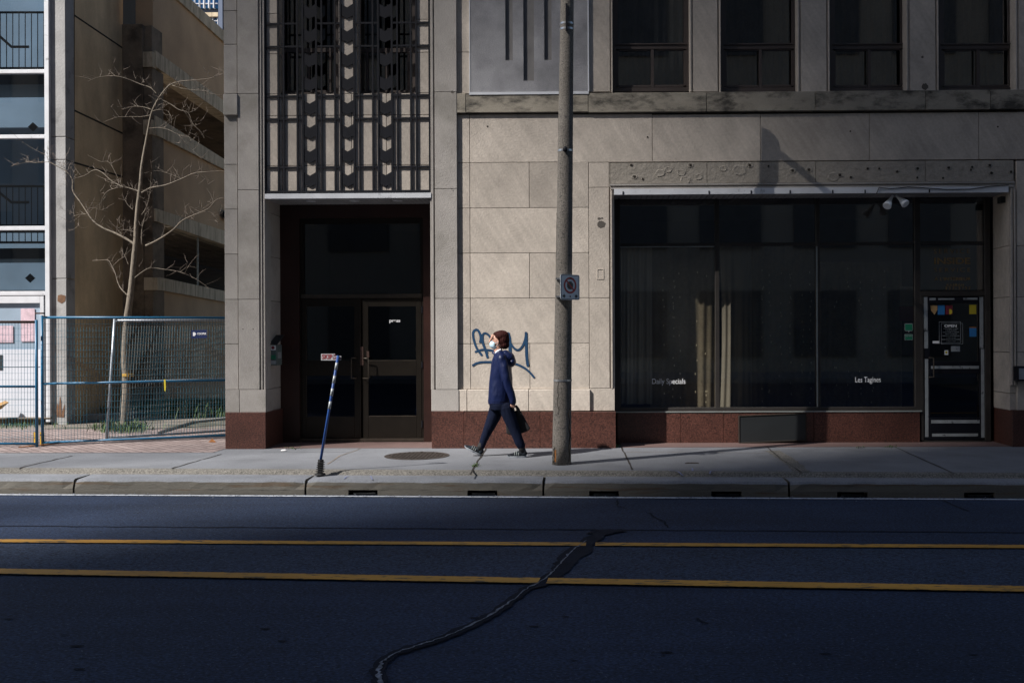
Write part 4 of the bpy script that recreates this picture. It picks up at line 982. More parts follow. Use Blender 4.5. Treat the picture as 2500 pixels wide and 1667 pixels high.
f = MB(); sbox(f, -120, 97, 853, 895, 0, .05); sbox(f, -120, 97, 897, 975, 0, .05); sbox(f, -120, 97, 976, 1018, .004, .05); dr = f.build('white_door', 'white_door', stw)
f = MB(); sbox(f, -120, 97, 740, 853, .01, .03); f.build('door_glass', 'interior_grey', dr)
f = MB(); sbox(f, 50, 84, 753, 834, -.004, .004); f.build('pink_notice', 'pink', dr)
f = MB(); sbox(f, -30, 31, 795, 836, -.004, .004); f.build('pink_notice', 'pink', dr)
f = MB(); sbox(f, -20, 5, 866, 903, -.008, .006); f.build('dark_plate', 'rail_dark', dr)
f = MB(); sbox(f, -420, 121, 1019, 1022, -.07, .1); sbox(f, -420, 118, 1022, 1034, -.02, .1); f.build('sill', 'concrete_dark', stw)
f = MB(); sbox(f, -420, 120, -300, 1030, 2.2, .1); sbox(f, 122, 126, -300, 1030, .2, 2); f.build('stair_wall', 'interior_grey', stw)
f = MB()
for y0, y1, x1 in ((31, 167, 112), (455, 551, 112), (566, 592, 112)):
    Y = YF + .5
    f.tube([PY(-300, y0, Y), PY(x1 + 8, y0, Y)], .022, 8); f.tube([PY(-300, y1, Y), PY(x1 + 8, y1, Y)], .022, 8)
    for k in range(-14, 9): f.tube([PY(16 + 15.2 * k, y0, Y), PY(16 + 15.2 * k, y1, Y)], .008, 6)
for y0, y1 in ((90, 115), (472, 494)): f.tube([PY(-40, y0 - 25, YF + .4), PY(0, y0, YF + .4), PY(28, y1, YF + .4), PY(70, y1, YF + .4)], .025, 8)
f.build('stair_railing', 'rail_dark', stw)
f = MB()
for x, y in ((80, 310), (73, 679)): f.prism([PY(x + dx, y + dy, YF + .6) for dx, dy in ((-12, 0), (0, -11), (12, 0), (0, 11))], (0, .02, 0))
f.build('diamond_sign', 'rail_dark', stw)
f = MB(); sbox(f, -420, 118, 179, 207, .8, 1.0); sbox(f, -420, 118, 606, 632, .8, 1.0); f.build('stair_landing', 'rail_dark', stw)
# plank leaning in front of the door
tag(MB().prism([PG(-60, 1040, 0) + Vector((0, -.15, .15)), PY(-70, 1015, YF - .3), PY(14, 978, YF - .12), PY(22, 982, YF - .12), PY(4, 998, YF - .13)], (0, -.04, 0)).build('wooden_plank', 'wood'), 'raw wooden plank leaning at the foot of the white door', 'plank')

# ---- distant high-rise seen between garage and stone building
YD = 62.0
hr = thing('distant_highrise', (FX(520, YD), YD, 0), 'blue and white glass high-rise far beyond the garage ramp', 'high-rise')
def dbox(mb, a, b, c, d, Y=YD, dep=1.0): return mb.box(FX(a, Y, 40), FX(b, Y, 40), Y, Y + dep, FZ(d, 510, Y), FZ(c, 510, Y))
f = MB(); dbox(f, 430, 545, -200, 300, YD + .6, 12); f.build('tower_body', 'blue_clad', hr)
f = MB(); dbox(f, 440, 532, -200, 20, YD + .3, .2); dbox(f, 500, 532, 44, 100, YD + .3, .2); f.build('window_glass', 'sticker_blue', hr)
f = MB()
for x in (440, 451, 462, 474, 486, 497, 509, 521): dbox(f, x - (1.2 if x % 2 else .6), x + (1.2 if x % 2 else .6), -200, 20, YD, .3)
for y in (-60, -30, -12, 9): dbox(f, 440, 531, y - .7, y + .7, YD + .05, .2)
for x in (519, 531): dbox(f, x - .6, x + .6, 42, 120, YD, .3)
dbox(f, 500, 532, 50, 52, YD + .05, .2)
f.build('white_mullions', 'white_metal', hr)
f = MB(); dbox(f, 490, 532, 31, 41, YD - .1, .4); f.build('stone_band', 'concrete_ledge', hr)
f = MB(); dbox(f, 546, 549, -200, 200, YD, .5); f.build('dark_edge', 'interior', hr)
f = MB(); dbox(f, 533, 543, -200, 300, YD - .2, .8); f.build('corner_fin', 'blue_clad', hr)

# ================================================================== FENCE
def fence_panel(name, A, B, zA0, zB0, zA1, zB1, m_frame, m_wire, label, midA=None, top_m=None, posts=(True, True), wires=58, lean=0.0):
    # A, B ground points; z*0 bottom rail height, z*1 top rail height
    A, B = Vector(A), Vector(B)
    t = thing(name, ((A + B) / 2), label, 'fence', 'temporary construction fence panels')
    up = lambda p, z, k=0: Vector((p.x, p.y, z))
    MB().tube([up(A, zA1) + Vector((lean, 0, 0)), up(B, zB1)], .019, 8).build('rail', top_m or m_frame, t, smooth=True)
    MB().tube([up(A, zA0), up(B, zB0)], .017, 8).build('rail', m_frame, t, smooth=True)
    h = .43; MB().tube([up(A, zA0 + (zA1 - zA0) * (1 - .53)) , up(B, zB0 + (zB1 - zB0) * (1 - .53))], .017, 8).build('rail', m_frame, t, smooth=True)
    for p, z0, z1, on, dx in ((A, zA0, zA1, posts[0], lean), (B, zB0, zB1, posts[1], 0)):
        if on: MB().tube([Vector((p.x, p.y, z0 - .05)), Vector((p.x + dx, p.y, z1 + .03))], .021, 8).build('post', m_frame, t, smooth=True)
    mb = MB()
    for i in range(1, wires):
        u = i / wires; p = A.lerp(B, u)
        bx = .004 * mnoise.noise(Vector((u * 20, A.x, 0)))
        mb.tube([Vector((p.x, p.y + bx, zA0 + (zB0 - zA0) * u)), Vector((p.x + lean * (1 - u), p.y + .01, zA1 + (zB1 - zA1) * u))], .0024 if lean == 0 else .0032, 4, False)
    for k in range(1, 19):
        v = k / 19
        if abs(v - .47) < .03: continue
        mb.tube([Vector((A.x, A.y, zA0 + (zA1 - zA0) * v)), Vector((B.x, B.y, zB0 + (zB1 - zB0) * v))], .0022 if lean == 0 else .003, 4, False)
    mb.build('wire_mesh', m_wire, t)
    return t
zt775 = lambda p: None
def fp(px, pyb, pyt, zb=.05):     # ground-based panel end: base pixel gives distance, top pixel the height
    g = PG(px, pyb, zb); d = PY(px, pyt, g.y); return g, d.z
A1, zA = fp(-330, 1082, 786); B1, zB = fp(90, 1083, 786)
fence_panel('construction_fence', A1, B1, .05, .05, zA, zB, 'blue_fence', 'blue_wire', 'blue mesh fence panel with a rusty top rail before the white door', top_m='rust_rail', wires=56)
A2, zA = fp(104, 1080, 775); B2, zB = fp(575, 1062, 776)
p2 = fence_panel('construction_fence', A2, B2, .05, .05, zA, zB, 'blue_fence', 'blue_wire', 'long blue mesh fence panel running to the stone pier', wires=64)
A3, zA = fp(260, 1069, 783, .05); B3, zB = fp(600, 1048, 781, .05)
A3b = A3.copy()
fence_panel('construction_fence', A3, B3, .05, .05, zA, zB, 'galv', 'galv_wire', 'grey galvanised fence panel standing askew behind the blue one', wires=52, lean=.135)
# coupling and yellow feet
cp = thing('fence_stand', PG(97, 1086, 0), 'rusty flat foot plate with yellow sockets under the two blue fence posts', 'fence stand')
a_ = PG(45, 1093, .012); b_ = PG(180, 1079, .02)
MB().prism([a_, b_, b_ + Vector((0, .07, 0)), a_ + Vector((0, .07, 0))], (0, 0, .012)).build('foot_plate', 'orange_rust', cp)
for px in (90, 106):
    g = PG(px, 1084, .02); MB().box(g.x - .035, g.x + .03, g.y - .03, g.y - .024, .02, .20).build('socket', 'yellow', cp)
    MB().box(g.x - .035, g.x - .029, g.y - .024, g.y + .04, .02, .20).build('socket_side', 'yellow', cp)
g = PY(96, 765, A2.y); tag(MB().box(FX(87, A2.y), FX(105, A2.y), A2.y - .03, A2.y + .03, g.z - .01, g.z + .012).build('post_clamp', 'rust_rail'), 'rusty clamp joining the tops of the two blue fence posts', 'clamp')
ys = A2.lerp(B2, .76).y - .035
fs_ = thing('fence_sign', PY(486, 825, ys), 'small navy name plate wired high on the fence mesh', 'sign')
MB().prism([PY(x, y, ys) for x, y in ((467, 806), (505, 805), (505, 825), (467, 826))], (0, .004, 0)).build('plate', 'text_blue', fs_).data.materials[0] = M['navy_plate']
text('lettering', 'COOPER', 481, 503, 812, 817, ys - .003, 'text_white', fs_, bold=.02)
MB().prism([PY(x, y, ys - .002) for x, y in ((471, 811), (475, 811), (479, 815), (475, 820), (471, 820))], (0, .001, 0)).build('emblem', 'text_white', fs_)
ym = A2.lerp(B2, .63).y - .03
tag(MB().prism([PY(x, y, ym) for x, y in ((400, 926), (404, 926), (405, 945), (403.5, 956), (401, 952))], (0, .003, 0)).build('yellow_ribbon', 'sticker_yellow'), 'yellow plastic strip tied to the fence middle rail', 'ribbon')

# yard: low kerb stones, plants
for i, pl in enumerate((((168, 1030), (262, 1026)), ((262, 1026), (395, 1012)), ((385, 1060), (470, 1034), (640, 1015)))):
    P_ = [PG(x, y, 0) for x, y in pl]
    mb = MB()
    for q in range(len(P_) - 1):
        mb.prism([P_[q], P_[q + 1], P_[q + 1] + Vector((0, .16, 0)), P_[q] + Vector((0, .16, 0))], (0, 0, .13 if i < 2 else .05))
    struct(mb.build('yard_kerb', 'concrete', bevel=.01))
def tuft(cx, cy, rad, n, h, Yr=.2):
    mb = MB()
    for i in range(n):
        g = PG(cx + random.gauss(0, rad), cy + random.gauss(0, 4), 0.0); hh = h * random.uniform(.4, 1.2); a = random.uniform(0, 6.28); w = random.uniform(.004, .012)
        t = Vector((math.cos(a), math.sin(a), 0)); tip = g + t * hh * random.uniform(.1, .7) + Vector((0, 0, hh)); md_ = g.lerp(tip, .55) + Vector((0, 0, hh * .15)); s_ = Vector((-t.y, t.x, 0)) * w
        mb.add([g - s_ * .5, g + s_ * .5, md_ + s_, tip, md_ - s_], [(0, 1, 2, 3, 4)])
    return mb
def stuff(o, label=None): o['kind'] = 'stuff'; return o
stuff(tuft(300, 1050, 30, 800, .14).build('grass', 'leaf')); stuff(tuft(470, 1012, 60, 3800, .30).build('ground_cover', 'leaf')); stuff(tuft(235, 1013, 20, 300, .25).build('weeds', 'leaf'))
stuff(tuft(40, 1039, 60, 220, .07).build('grass', 'leaf'))
for x, y, r, n, h in ((1160, 1138, 4, 40, .04), (1507, 1091, 4, 40, .05), (715, 1095, 12, 40, .03), (2175, 1092, 8, 30, .03), (2100, 1092, 8, 18, .03)):
    mb = MB()
    for i in range(n):
        g = PG(x + random.gauss(0, r), y + random.gauss(0, 1.5), 0.0); a = random.uniform(0, 6.28); t = Vector((math.cos(a), math.sin(a), 0)); hh = h * random.uniform(.5, 1.2)
        tip = g + t * hh + Vector((0, 0, hh * .8)); s_ = Vector((-t.y, t.x, 0)) * .006; mb.add([g, g.lerp(tip, .5) + s_, tip, g.lerp(tip, .5) - s_], [(0, 1, 2, 3)])
    stuff(mb.build('weeds', 'leaf'))

# ================================================================== BARE TREE
g0 = PG(310, 1050, 0); YT = g0.y
tree = thing('bare_tree', g0, 'small leafless pale-barked tree behind the fence before the garage', 'tree')
S1 = .3827
def tp_(c, dy=0.0): return PY(c[0] * S1, c[1] * S1, YT + dy)
def spline(P_, k=5):
    Q = []
    for i in range(len(P_) - 1):
        p0, p1, p2, p3 = P_[max(i - 1, 0)], P_[i], P_[i + 1], P_[min(i + 2, len(P_) - 1)]
        for j in range(k):
            t = j / k; Q.append(.5 * ((2 * p1) + (p2 - p0) * t + (2 * p0 - 5 * p1 + 4 * p2 - p3) * t * t + (3 * p1 - p0 - 3 * p2 + p3) * t ** 3))
    return Q + [P_[-1]]
limbs = [  # crop coordinates, start radius, end radius, depth drift
    ([(905, 1230), (960, 1200), (1060, 1180), (1160, 1140), (1240, 1105), (1340, 1095), (1440, 1090)], .030, .008, -.3),
    ([(930, 1568), (1000, 1535), (1100, 1470), (1160, 1410), (1240, 1370), (1330, 1330), (1380, 1275), (1430, 1260)], .034, .007, -.4),
    ([(860, 1560), (800, 1520), (740, 1490), (660, 1455), (600, 1415), (560, 1360), (510, 1285), (465, 1220), (462, 1150), (430, 1100), (370, 1065), (310, 1035), (240, 1040), (160, 1030)], .040, .006, .35),
    ([(890, 1225), (840, 1205), (790, 1195), (720, 1205), (670, 1235), (635, 1310)], .018, .004, .2),
    ([(790, 1195), (770, 1170), (775, 1120)], .012, .004, .1), ([(790, 1195), (720, 1160), (650, 1100), (600, 1085), (540, 1120), (470, 1140)], .015, .006, .3),
    ([(975, 700), (1000, 650), (1040, 590), (1090, 540), (1160, 520), (1250, 512), (1340, 500), (1400, 480), (1435, 462), (1400, 435)], .030, .005, -.2),
    ([(1015, 630), (1080, 660), (1140, 700), (1200, 720), (1230, 790), (1280, 840), (1305, 885)], .013, .003, -.35), ([(1200, 720), (1250, 705)], .006, .003, 0), ([(1230, 775), (1290, 772)], .006, .002, .1), ([(1230, 790), (1205, 830), (1215, 860)], .005, .002, .1),
    ([(1000, 600), (960, 560), (900, 540), (830, 510), (760, 490), (700, 485), (620, 495), (560, 520)], .014, .003, .2), ([(740, 490), (690, 445)], .006, .002, .1), ([(900, 540), (925, 510), (960, 560)], .006, .003, .1),
    ([(965, 700), (920, 685), (850, 680), (780, 700)], .012, .003, .15), ([(970, 710), (1020, 700), (1070, 710), (1095, 760), (1090, 795)], .012, .004, -.2), ([(960, 735), (900, 745), (820, 745), (740, 750), (660, 780)], .010, .002, .25),
    ([(950, 820), (1010, 815), (1080, 830), (1140, 860), (1200, 870), (1220, 905)], .010, .003, -.3), ([(1140, 860), (1190, 920), (1240, 970), (1290, 1020)], .007, .002, -.3),
    ([(1100, 545), (1160, 565), (1240, 575), (1300, 580), (1360, 600), (1440, 610)], .010, .002, -.3), ([(1250, 515), (1310, 580), (1340, 640)], .006, .002, .1),
    ([(905, 1370), (930, 1330), (950, 1270), (960, 1200), (965, 1100)], .016, .005, -.15), ([(905, 1560), (905, 1470), (925, 1380), (935, 1350)], .022, .010, -.1),
    ([(1160, 1140), (1080, 1110), (1000, 1090), (900, 1110)], .006, .002, .1), ([(1260, 1110), (1310, 1140), (1330, 1180)], .006, .002, .1), ([(1380, 1275), (1310, 1320), (1240, 1380), (1240, 1410)], .006, .002, .1),
    ([(1170, 1400), (1250, 1370), (1330, 1350), (1380, 1390), (1388, 1440)], .007, .002, -.1), ([(850, 1480), (800, 1465), (750, 1470)], .008, .002, .1), ([(560, 1360), (600, 1330), (650, 1340), (690, 1350)], .006, .002, .1), ([(560, 1365), (500, 1370), (460, 1390), (490, 1430), (515, 1455)], .007, .002, .2),
    ([(310, 1035), (290, 990), (230, 960), (140, 905)], .007, .002, .1), ([(380, 1070), (410, 1050), (360, 1030), (310, 990)], .006, .002, .1), ([(300, 1035), (230, 1035), (150, 1040), (60, 1065)], .006, .002, .1), ([(430, 1100), (420, 1150), (440, 1200)], .006, .002, 0), ([(770, 1175), (700, 1040), (640, 1030), (560, 990)], .006, .002, .2),
    ([(850, 1340), (810, 1300), (800, 1260)], .007, .002, .1), ([(830, 1560), (870, 1500), (850, 1480)], .006, .003, 0), ([(780, 1500), (750, 1460), (790, 1440)], .005, .002, .1),
    # lower limbs
    ([(815, 1885), (780, 1850), (755, 1810), (735, 1740), (715, 1700), (690, 1660), (640, 1660), (590, 1665)], .022, .005, .2), ([(715, 1700), (760, 1660), (790, 1640)], .008, .003, .1),
    ([(840, 1790), (900, 1740), (960, 1710), (1060, 1720), (1150, 1735), (1250, 1780), (1350, 1850)], .018, .003, -.3), ([(820, 1690), (800, 1640), (790, 1620)], .008, .003, .1), ([(1150, 1735), (1200, 1700), (1260, 1710)], .006, .002, -.1),
]
mb = MB(); trunk = [(790, 2745), (800, 2600), (808, 2450), (800, 2300), (805, 2150), (815, 2010), (830, 1900), (845, 1760), (855, 1640), (865, 1540), (870, 1420), (880, 1300), (895, 1180), (905, 1060), (925, 940), (945, 830), (962, 740), (978, 690)]
TP = spline([tp_(c) for c in trunk], 4); n_ = len(TP)
rad = [.082 - .014 * (i / n_) * 3 if i < n_ * .3 else .068 - .054 * ((i / n_ - .3) / .7) ** .75 for i in range(n_)]
rad = [r * (1 + .10 * mnoise.noise(Vector((i * .9, 0, 0)))) for i, r in enumerate(rad)]
mb.tube(TP, [r * .85 for r in rad], 12); mb.build('trunk', 'bark', tree, smooth=True)
big = MB(); tw_ = MB(); rnd = random.Random(3)
def twigs(Q, r0, lvl=0):
    for i in range(1, len(Q) - 1):
        if rnd.random() < (.62 if lvl == 0 else .4):
            d = (Q[i + 1] - Q[i - 1]).normalized(); side = Vector((rnd.uniform(-1, 1), rnd.uniform(-1, 1), rnd.uniform(-.3, 1))).normalized()
            L = rnd.uniform(.08, .34) * (1 if lvl == 0 else .55); p = Q[i]; pts = [p]; v = (d * .5 + side).normalized()
            for k in range(4):
                v = (v + Vector((rnd.uniform(-.3, .3), rnd.uniform(-.3, .3), rnd.uniform(-.15, .3)))).normalized(); pts.append(pts[-1] + v * L / 4)
            tw_.tube(pts, [.0026, .0023, .0019, .0015, .001], 4, False)
            if lvl < 1: twigs(pts, .002, lvl + 1)
for pts, r0, r1, dy in limbs:
    Q = [tp_(c, dy * i / (len(pts) - 1)) for i, c in enumerate(pts)]; Q = spline(Q, 4); n_ = len(Q)
    rr = [.55 * r0 + (.5 * r1 - .55 * r0) * (i / (n_ - 1)) ** .7 for i in range(n_)]
    big.tube(Q, rr, 7); twigs(Q, r1)
big.build('branches', 'bark', tree, smooth=True); tw_.build('twigs', 'twig', tree)
tag(MB().tube([tp_((816, 2384)), tp_((816, 2400))], .092, 14).build('yellow_marker_band', 'yellow'), 'yellow band round the lower trunk of the bare tree', 'band')

# ================================================================== UTILITY POLE
pb_ = PG(1371, 1133, 0)
pole = thing('utility_pole', pb_, 'tall speckled concrete lamp pole leaning slightly on the sidewalk', 'pole')
ptop = Vector((pb_.x + .125, pb_.y, 7.6)); NP = 26
mb = MB(); pts = [pb_.lerp(ptop, i / NP) for i in range(NP + 1)]; mb.tube(pts, [.117 - .048 * (i / NP) for i in range(NP + 1)], 28); mb.build('pole_shaft', 'pole', pole, smooth=True)
def on_pole(py): 
    z = FZ(py, 1380, pb_.y); t = z / 7.6; return pb_.lerp(ptop, t), .117 - .048 * t
for py in (60, 73, 369, 928):
    c, r = on_pole(py); MB().tube([c - Vector((0, 0, .012)), c + Vector((0, 0, .012))], r + .004, 28).build('steel_band', 'steel_band', pole)
c, r = on_pole(66); 
MB().box(c.x - .012, c.x + .012, c.y - r - .03, c.y - r - .004, c.z - .08, c.z + .25).build('bracket', 'black_iron', pole)
c, r = on_pole(369); MB().ell(c + Vector((0, -r - .02, 0)), (.03, .02, .035)).build('bracket', 'black_iron', pole)
mb = MB()
for (px, y0, y1, w) in ((1352, 1090, 1130, 5), (1387, 995, 1125, 6), (1361, 920, 1010, 1.2), (1358, 520, 640, 1.2)):
    P_ = []
    for i in range(9):
        y = y0 + (y1 - y0) * i / 8; c, r = on_pole(y); x = FX(px + random.uniform(-2, 2), c.y - r); dx = max(-r * .97, min(r * .97, x - c.x)); P_.append(Vector((c.x + dx, c.y - math.sqrt(r * r - dx * dx) - .002, c.z)))
    mb.ribbon(P_, w / 200, .5, side=Vector((0, 1, 0)))
mb.build('scar', 'dark_stain', pole)
rs = MB(); P_ = []
for i in range(6):
    c, r = on_pole(1095 + 6 * i); dx = -.07; P_.append(Vector((c.x + dx, c.y - math.sqrt(r * r - dx * dx) - .003, c.z)))
rs.ribbon(P_, .025, .4, side=Vector((0, 1, 0))); rs.build('rust_streak', 'orange_rust', pole)
am = MB(); am.tube([ptop - Vector((0, 0, .15)), ptop + Vector((0, -.3, .02)), ptop + Vector((0, -1.1, .30)), ptop + Vector((0, -1.9, .42))], [.05, .045, .035, .03], 10); am.build('arm', 'galv', pole, smooth=True)
MB().ell(ptop + Vector((0, -2.2, .40)), (.13, .36, .08)).build('lamp_head', 'galv', pole, smooth=True)
# no-stopping sign
c, r = on_pole(703); ang = R(41)
sc = Vector((FX(1391.5, c.y - .19), c.y - .19, c.z)); sg_ = thing('no_stopping_sign', sc - Vector((0, 0, .16)), 'small white no-stopping sign with double arrow strapped to the pole', 'traffic sign')
u_ = Vector((math.cos(ang), math.sin(ang), 0)); nn = Vector((math.sin(ang), -math.cos(ang), 0)); vz = Vector((0, 0, 1)); Hs = .152
def sp3(x, y, k=0.0): return sc + u_ * x + vz * y + nn * k
def rrect(w, h, r, k):
    pts = []
    for cx, cy, a0 in ((w - r, h - r, 0), (-w + r, h - r, 90), (-w + r, -h + r, 180), (w - r, -h + r, 270)):
        for q in range(6): a = R(a0 + 18 * q); pts.append(sp3(cx + r * math.cos(a), cy + r * math.sin(a), k))
    return pts
MB().prism(rrect(.150, Hs, .022, 0), -nn * .004).build('plate', 'sign_white', sg_)
def ring(mb, pts_o, pts_i): n = len(pts_o); mb.add(pts_o + pts_i, [(i, (i + 1) % n, (i + 1) % n + n, i + n) for i in range(n)])
mb = MB(); ring(mb, rrect(.143, Hs - .006, .020, .0015), rrect(.137, Hs - .012, .016, .0015)); mb.build('border', 'sign_black', sg_)
circ = lambda rx_, k, cy=.022: [sp3(rx_ * math.cos(t), cy + rx_ * math.sin(t), k) for t in [2 * math.pi * i / 40 for i in range(40)]]
MB().sheet([sp3(.052 * math.cos(R(22.5 + 45 * i)), .022 + .052 * math.sin(R(22.5 + 45 * i)), .0015) for i in range(8)]).build('octagon', 'sign_black', sg_)
mb = MB(); ring(mb, circ(.099, .003), circ(.076, .003)); mb.build('red_ring', 'sign_red', sg_)
w_ = .010; s45 = .7071
MB().sheet([sp3((-.079) * s45 + w_ * s45, .022 + .079 * s45 + w_ * s45, .0022), sp3(-.079 * s45 - w_ * s45, .022 + .079 * s45 - w_ * s45, .0022), sp3(.079 * s45 - w_ * s45, .022 - .079 * s45 - w_ * s45, .0022), sp3(.079 * s45 + w_ * s45, .022 - .079 * s45 + w_ * s45, .0022)]).build('red_slash', 'sign_red', sg_)
for s_ in (-1, 1):
    MB().sheet([sp3(s_ * x, y, .0015) for x, y in ((.122, -.108), (.088, -.080), (.088, -.096), (.075, -.096), (.075, -.120), (.088, -.120), (.088, -.136))]).build('arrow', 'sign_black', sg_)
for y in (.105, -.112): MB().tube([sp3(0, y, .001), sp3(0, y, .006)], .009, 10).build('bolt', 'bronze', sg_)
for y in (.105, -.112): MB().box(c.x - .09, sc.x, sc.y + .01, c.y - .06, sc.z + y - .010, sc.z + y + .010).build('bracket', 'steel_band', sg_)

# ================================================================== SMALL STREET THINGS
mh = thing('manhole_cover', PG(1018, 1112, 0), 'round cast iron manhole cover set in the sidewalk', 'manhole cover')
mc_ = PG(1018, 1112.5, 0); rM = (FX(1097, mc_.y) - FX(940, mc_.y)) / 2
mb = MB(); mb.tube([mc_ + Vector((0, 0, .001)), mc_ + Vector((0, 0, .006))], rM, 40); mb.build('rim', 'iron', mh)
mb = MB()
for i in range(-7, 8):
    for j in range(-7, 8):
        x, y = i * rM / 8, j * rM / 8
        if x * x + y * y < (rM * .88) ** 2: mb.box(mc_.x + x - .017, mc_.x + x + .017, mc_.y + y - .017, mc_.y + y + .017, .0065, .014)
mb.build('cover_studs', 'iron', mh)
tag(MB().prism([PG(1672, 1131, .001), PG(1706, 1131, .001), PG(1704, 1129, .001), PG(1676, 1129, .001)], (0, 0, .004)).build('valve_cover', 'iron'), 'tiny iron valve cover in the sidewalk right of the pole', 'valve cover')
mb = MB(); g = PG(693, 1099, .012); mb.ell(g, (.045, .03, .014), None, 7, 5); tag(mb.build('paper_scrap', 'paper'), 'crumpled white paper scrap before the entrance', 'litter')
mb = MB(); g = PG(518, 1079, .01); mb.add([g + Vector(v) for v in ((-.06, 0, 0), (.06, 0, 0), (.03, .04, .0), (.0, 0, .055), (-.04, .03, .01))], [(0, 1, 3), (1, 2, 3), (2, 4, 3), (4, 0, 3), (0, 1, 2, 4)]); tag(mb.build('dead_leaf', 'orange_rust'), 'curled brown leaf lying on the brick paving', 'leaf')
# grit and small stones gathered along the kerb
mb = MB()
for i in range(520):
    x = random.uniform(-8, 8); off = -abs(random.gauss(0, .10)) - .01 if i % 3 else random.uniform(.44, .50)
    c = kpt(x, off, ZR + .012 if i % 3 else -.06); r = random.uniform(.004, .011)
    mb.add([c + Vector((r * random.uniform(.6, 1.3) * a, r * random.uniform(.6, 1.3) * b, r * .7 * k)) for a, b, k in ((1, 0, 0), (0, 1, 0), (-1, 0, 0), (0, -1, 0), (0, 0, 1))], [(0, 1, 4), (1, 2, 4), (2, 3, 4), (3, 0, 4)])
stuff(mb.build('kerb_grit', 'crack'))
# flexible blue marker post
db = PG(781.5, 1157, -.03); dtop = PY(825.5, 868, db.y)
dl = thing('marker_post', db, 'leaning blue marker post with reflective bands at the kerb', 'marker post')
d0 = db + Vector((.005, 0, .15)); ax = (dtop - d0)
MB().tube([db + Vector((0, 0, -.01)), db + Vector((0, 0, .01)), db + Vector((0, 0, .015)), db + Vector((.003, 0, .05))], [.065, .06, .032, .028], 10).build('base_plate', 'black_rubber', dl)
mb = MB(); mb.tube([db + Vector((.003, 0, .05)), db + Vector((.01, 0, .17))], .034, 8)
for q in range(5): mb.box(db.x - .04 + .004 * q, db.x + .045, db.y - .04, db.y + .04, .0 + .026 * q, .008 + .026 * q)
mb.build('rubber_socket', 'black_rubber', dl)
MB().tube([d0 - ax * .02, dtop], .0155, 12).build('post_tube', 'blue_post', dl, smooth=True)
for y0, y1 in ((885, 903), (917, 935), (948, 966), (979, 998)):
    t0_ = (FZ(y1, 820, db.y) - d0.z) / ax.z; t1_ = (FZ(y0, 820, db.y) - d0.z) / ax.z
    MB().tube([d0 + ax * t0_, d0 + ax * t1_], .0165, 12).build('reflective_band', 'tape', dl, smooth=True)
yS = db.y + .02
ban = thing('advert_plate', PY(808, 879, yS), 'small white advertising plate fixed at the top of the blue marker post', 'sign')
MB().prism([PY(x, y, yS) for x, y in ((783.7, 863.5), (818, 863.5), (818, 868.5), (833, 869), (832.5, 879.5), (783.7, 879.5))], (0, .004, 0)).build('plate', 'banner', ban)
text('lettering', 'SKIP', 785, 810.5, 865, 876.5, yS - .001, 'maroon', ban, bold=.03)
text('lettering', 'THE', 812.5, 818, 865, 869, yS - .001, 'maroon', ban)
text('lettering', 'DISHES', 812, 831, 871, 877, yS - .001, 'maroon', ban)

# ================================================================== PEDESTRIAN
yp = PG(1250, 1114.5, 0).y
def pc(cx, cy, dy=0.0):      # measured on the plane of the walker, then moved sideways in depth at true size
    p = PY(1120 + cx / 4.482, 780 + cy / 4.482, yp); return Vector((p.x, yp + dy, p.z))
PXM = 834.0
def rr_(px): return px / PXM
per = thing('person', pc(450, 1500), 'woman in navy jacket and face mask striding left past the graffiti', 'person')
def limb(mb, pts, n=14): mb.tube([pc(x, y, d) for x, y, d, r in pts], [rr_(r) for x, y, d, r in pts], n); [mb.ell(pc(x, y, d), (rr_(r) * .98,) * 3, None, 12, 8) for x, y, d, r in pts]
# body (skin), one continuous surface
bd = MB()
bd.ell(pc(437, 225), (rr_(74), .070, rr_(88))); bd.ell(pc(462, 205), (rr_(78), .075, rr_(76)))
bd.ell(pc(398, 290), (rr_(38), .045, rr_(40))); bd.tube([pc(352, 195), pc(346, 225), pc(336, 243), pc(352, 256)], [.008, .012, .015, .008], 8)
bd.ell(pc(372, 190), (rr_(20), .055, rr_(32)))
bd.rings([(pc(450, y).x + dx, yp, pc(450, y).z, rx_, ry_) for y, dx, rx_, ry_ in ((420, .0, .07, .10), (385, -.005, .055, .07), (350, -.02, .055, .055), (310, -.03, .055, .052), (270, -.02, .055, .052))])
limb(bd, [(470, 430, 0, 62), (470, 560, 0, 72), (465, 700, 0, 70), (465, 850, 0, 74), (465, 925, 0, 74)])
limb(bd, [(490, 440, -.11, 26), (530, 640, -.17, 24), (600, 860, -.175, 20), (606, 905, -.17, 22)])
limb(bd, [(470, 440, .11, 26), (440, 620, .165, 22), (435, 740, .165, 20)])
limb(bd, [(520, 950, -.07, 50), (605, 1170, -.08, 38), (686, 1380, -.08, 26), (700, 1440, -.08, 26)])
limb(bd, [(420, 950, .07, 50), (332, 1170, .08, 38), (240, 1380, .08, 26), (218, 1425, .08, 25)])
# near hand: palm, thumb, four fingers curled round the bag handle
bd.ell(pc(606, 918, -.17), (.030, .018, .034))
for i, (x0, ln_) in enumerate(((592, .9), (603, 1.0), (614, .97), (625, .85))):
    a_ = pc(x0, 925, -.172); L = .030 * ln_
    bd.tube([a_, a_ + Vector((.002, -.008, -L * .7)), a_ + Vector((.004, .004, -L * 1.15)), a_ + Vector((.004, .018, -L * .75))], [.0078, .0074, .0068, .006], 7)
bd.tube([pc(588, 905, -.168), pc(582, 925, -.180), pc(590, 945, -.185)], [.010, .009, .007], 7)
body = bd.build('body', 'skin', per, remesh=.0055, sm=3)
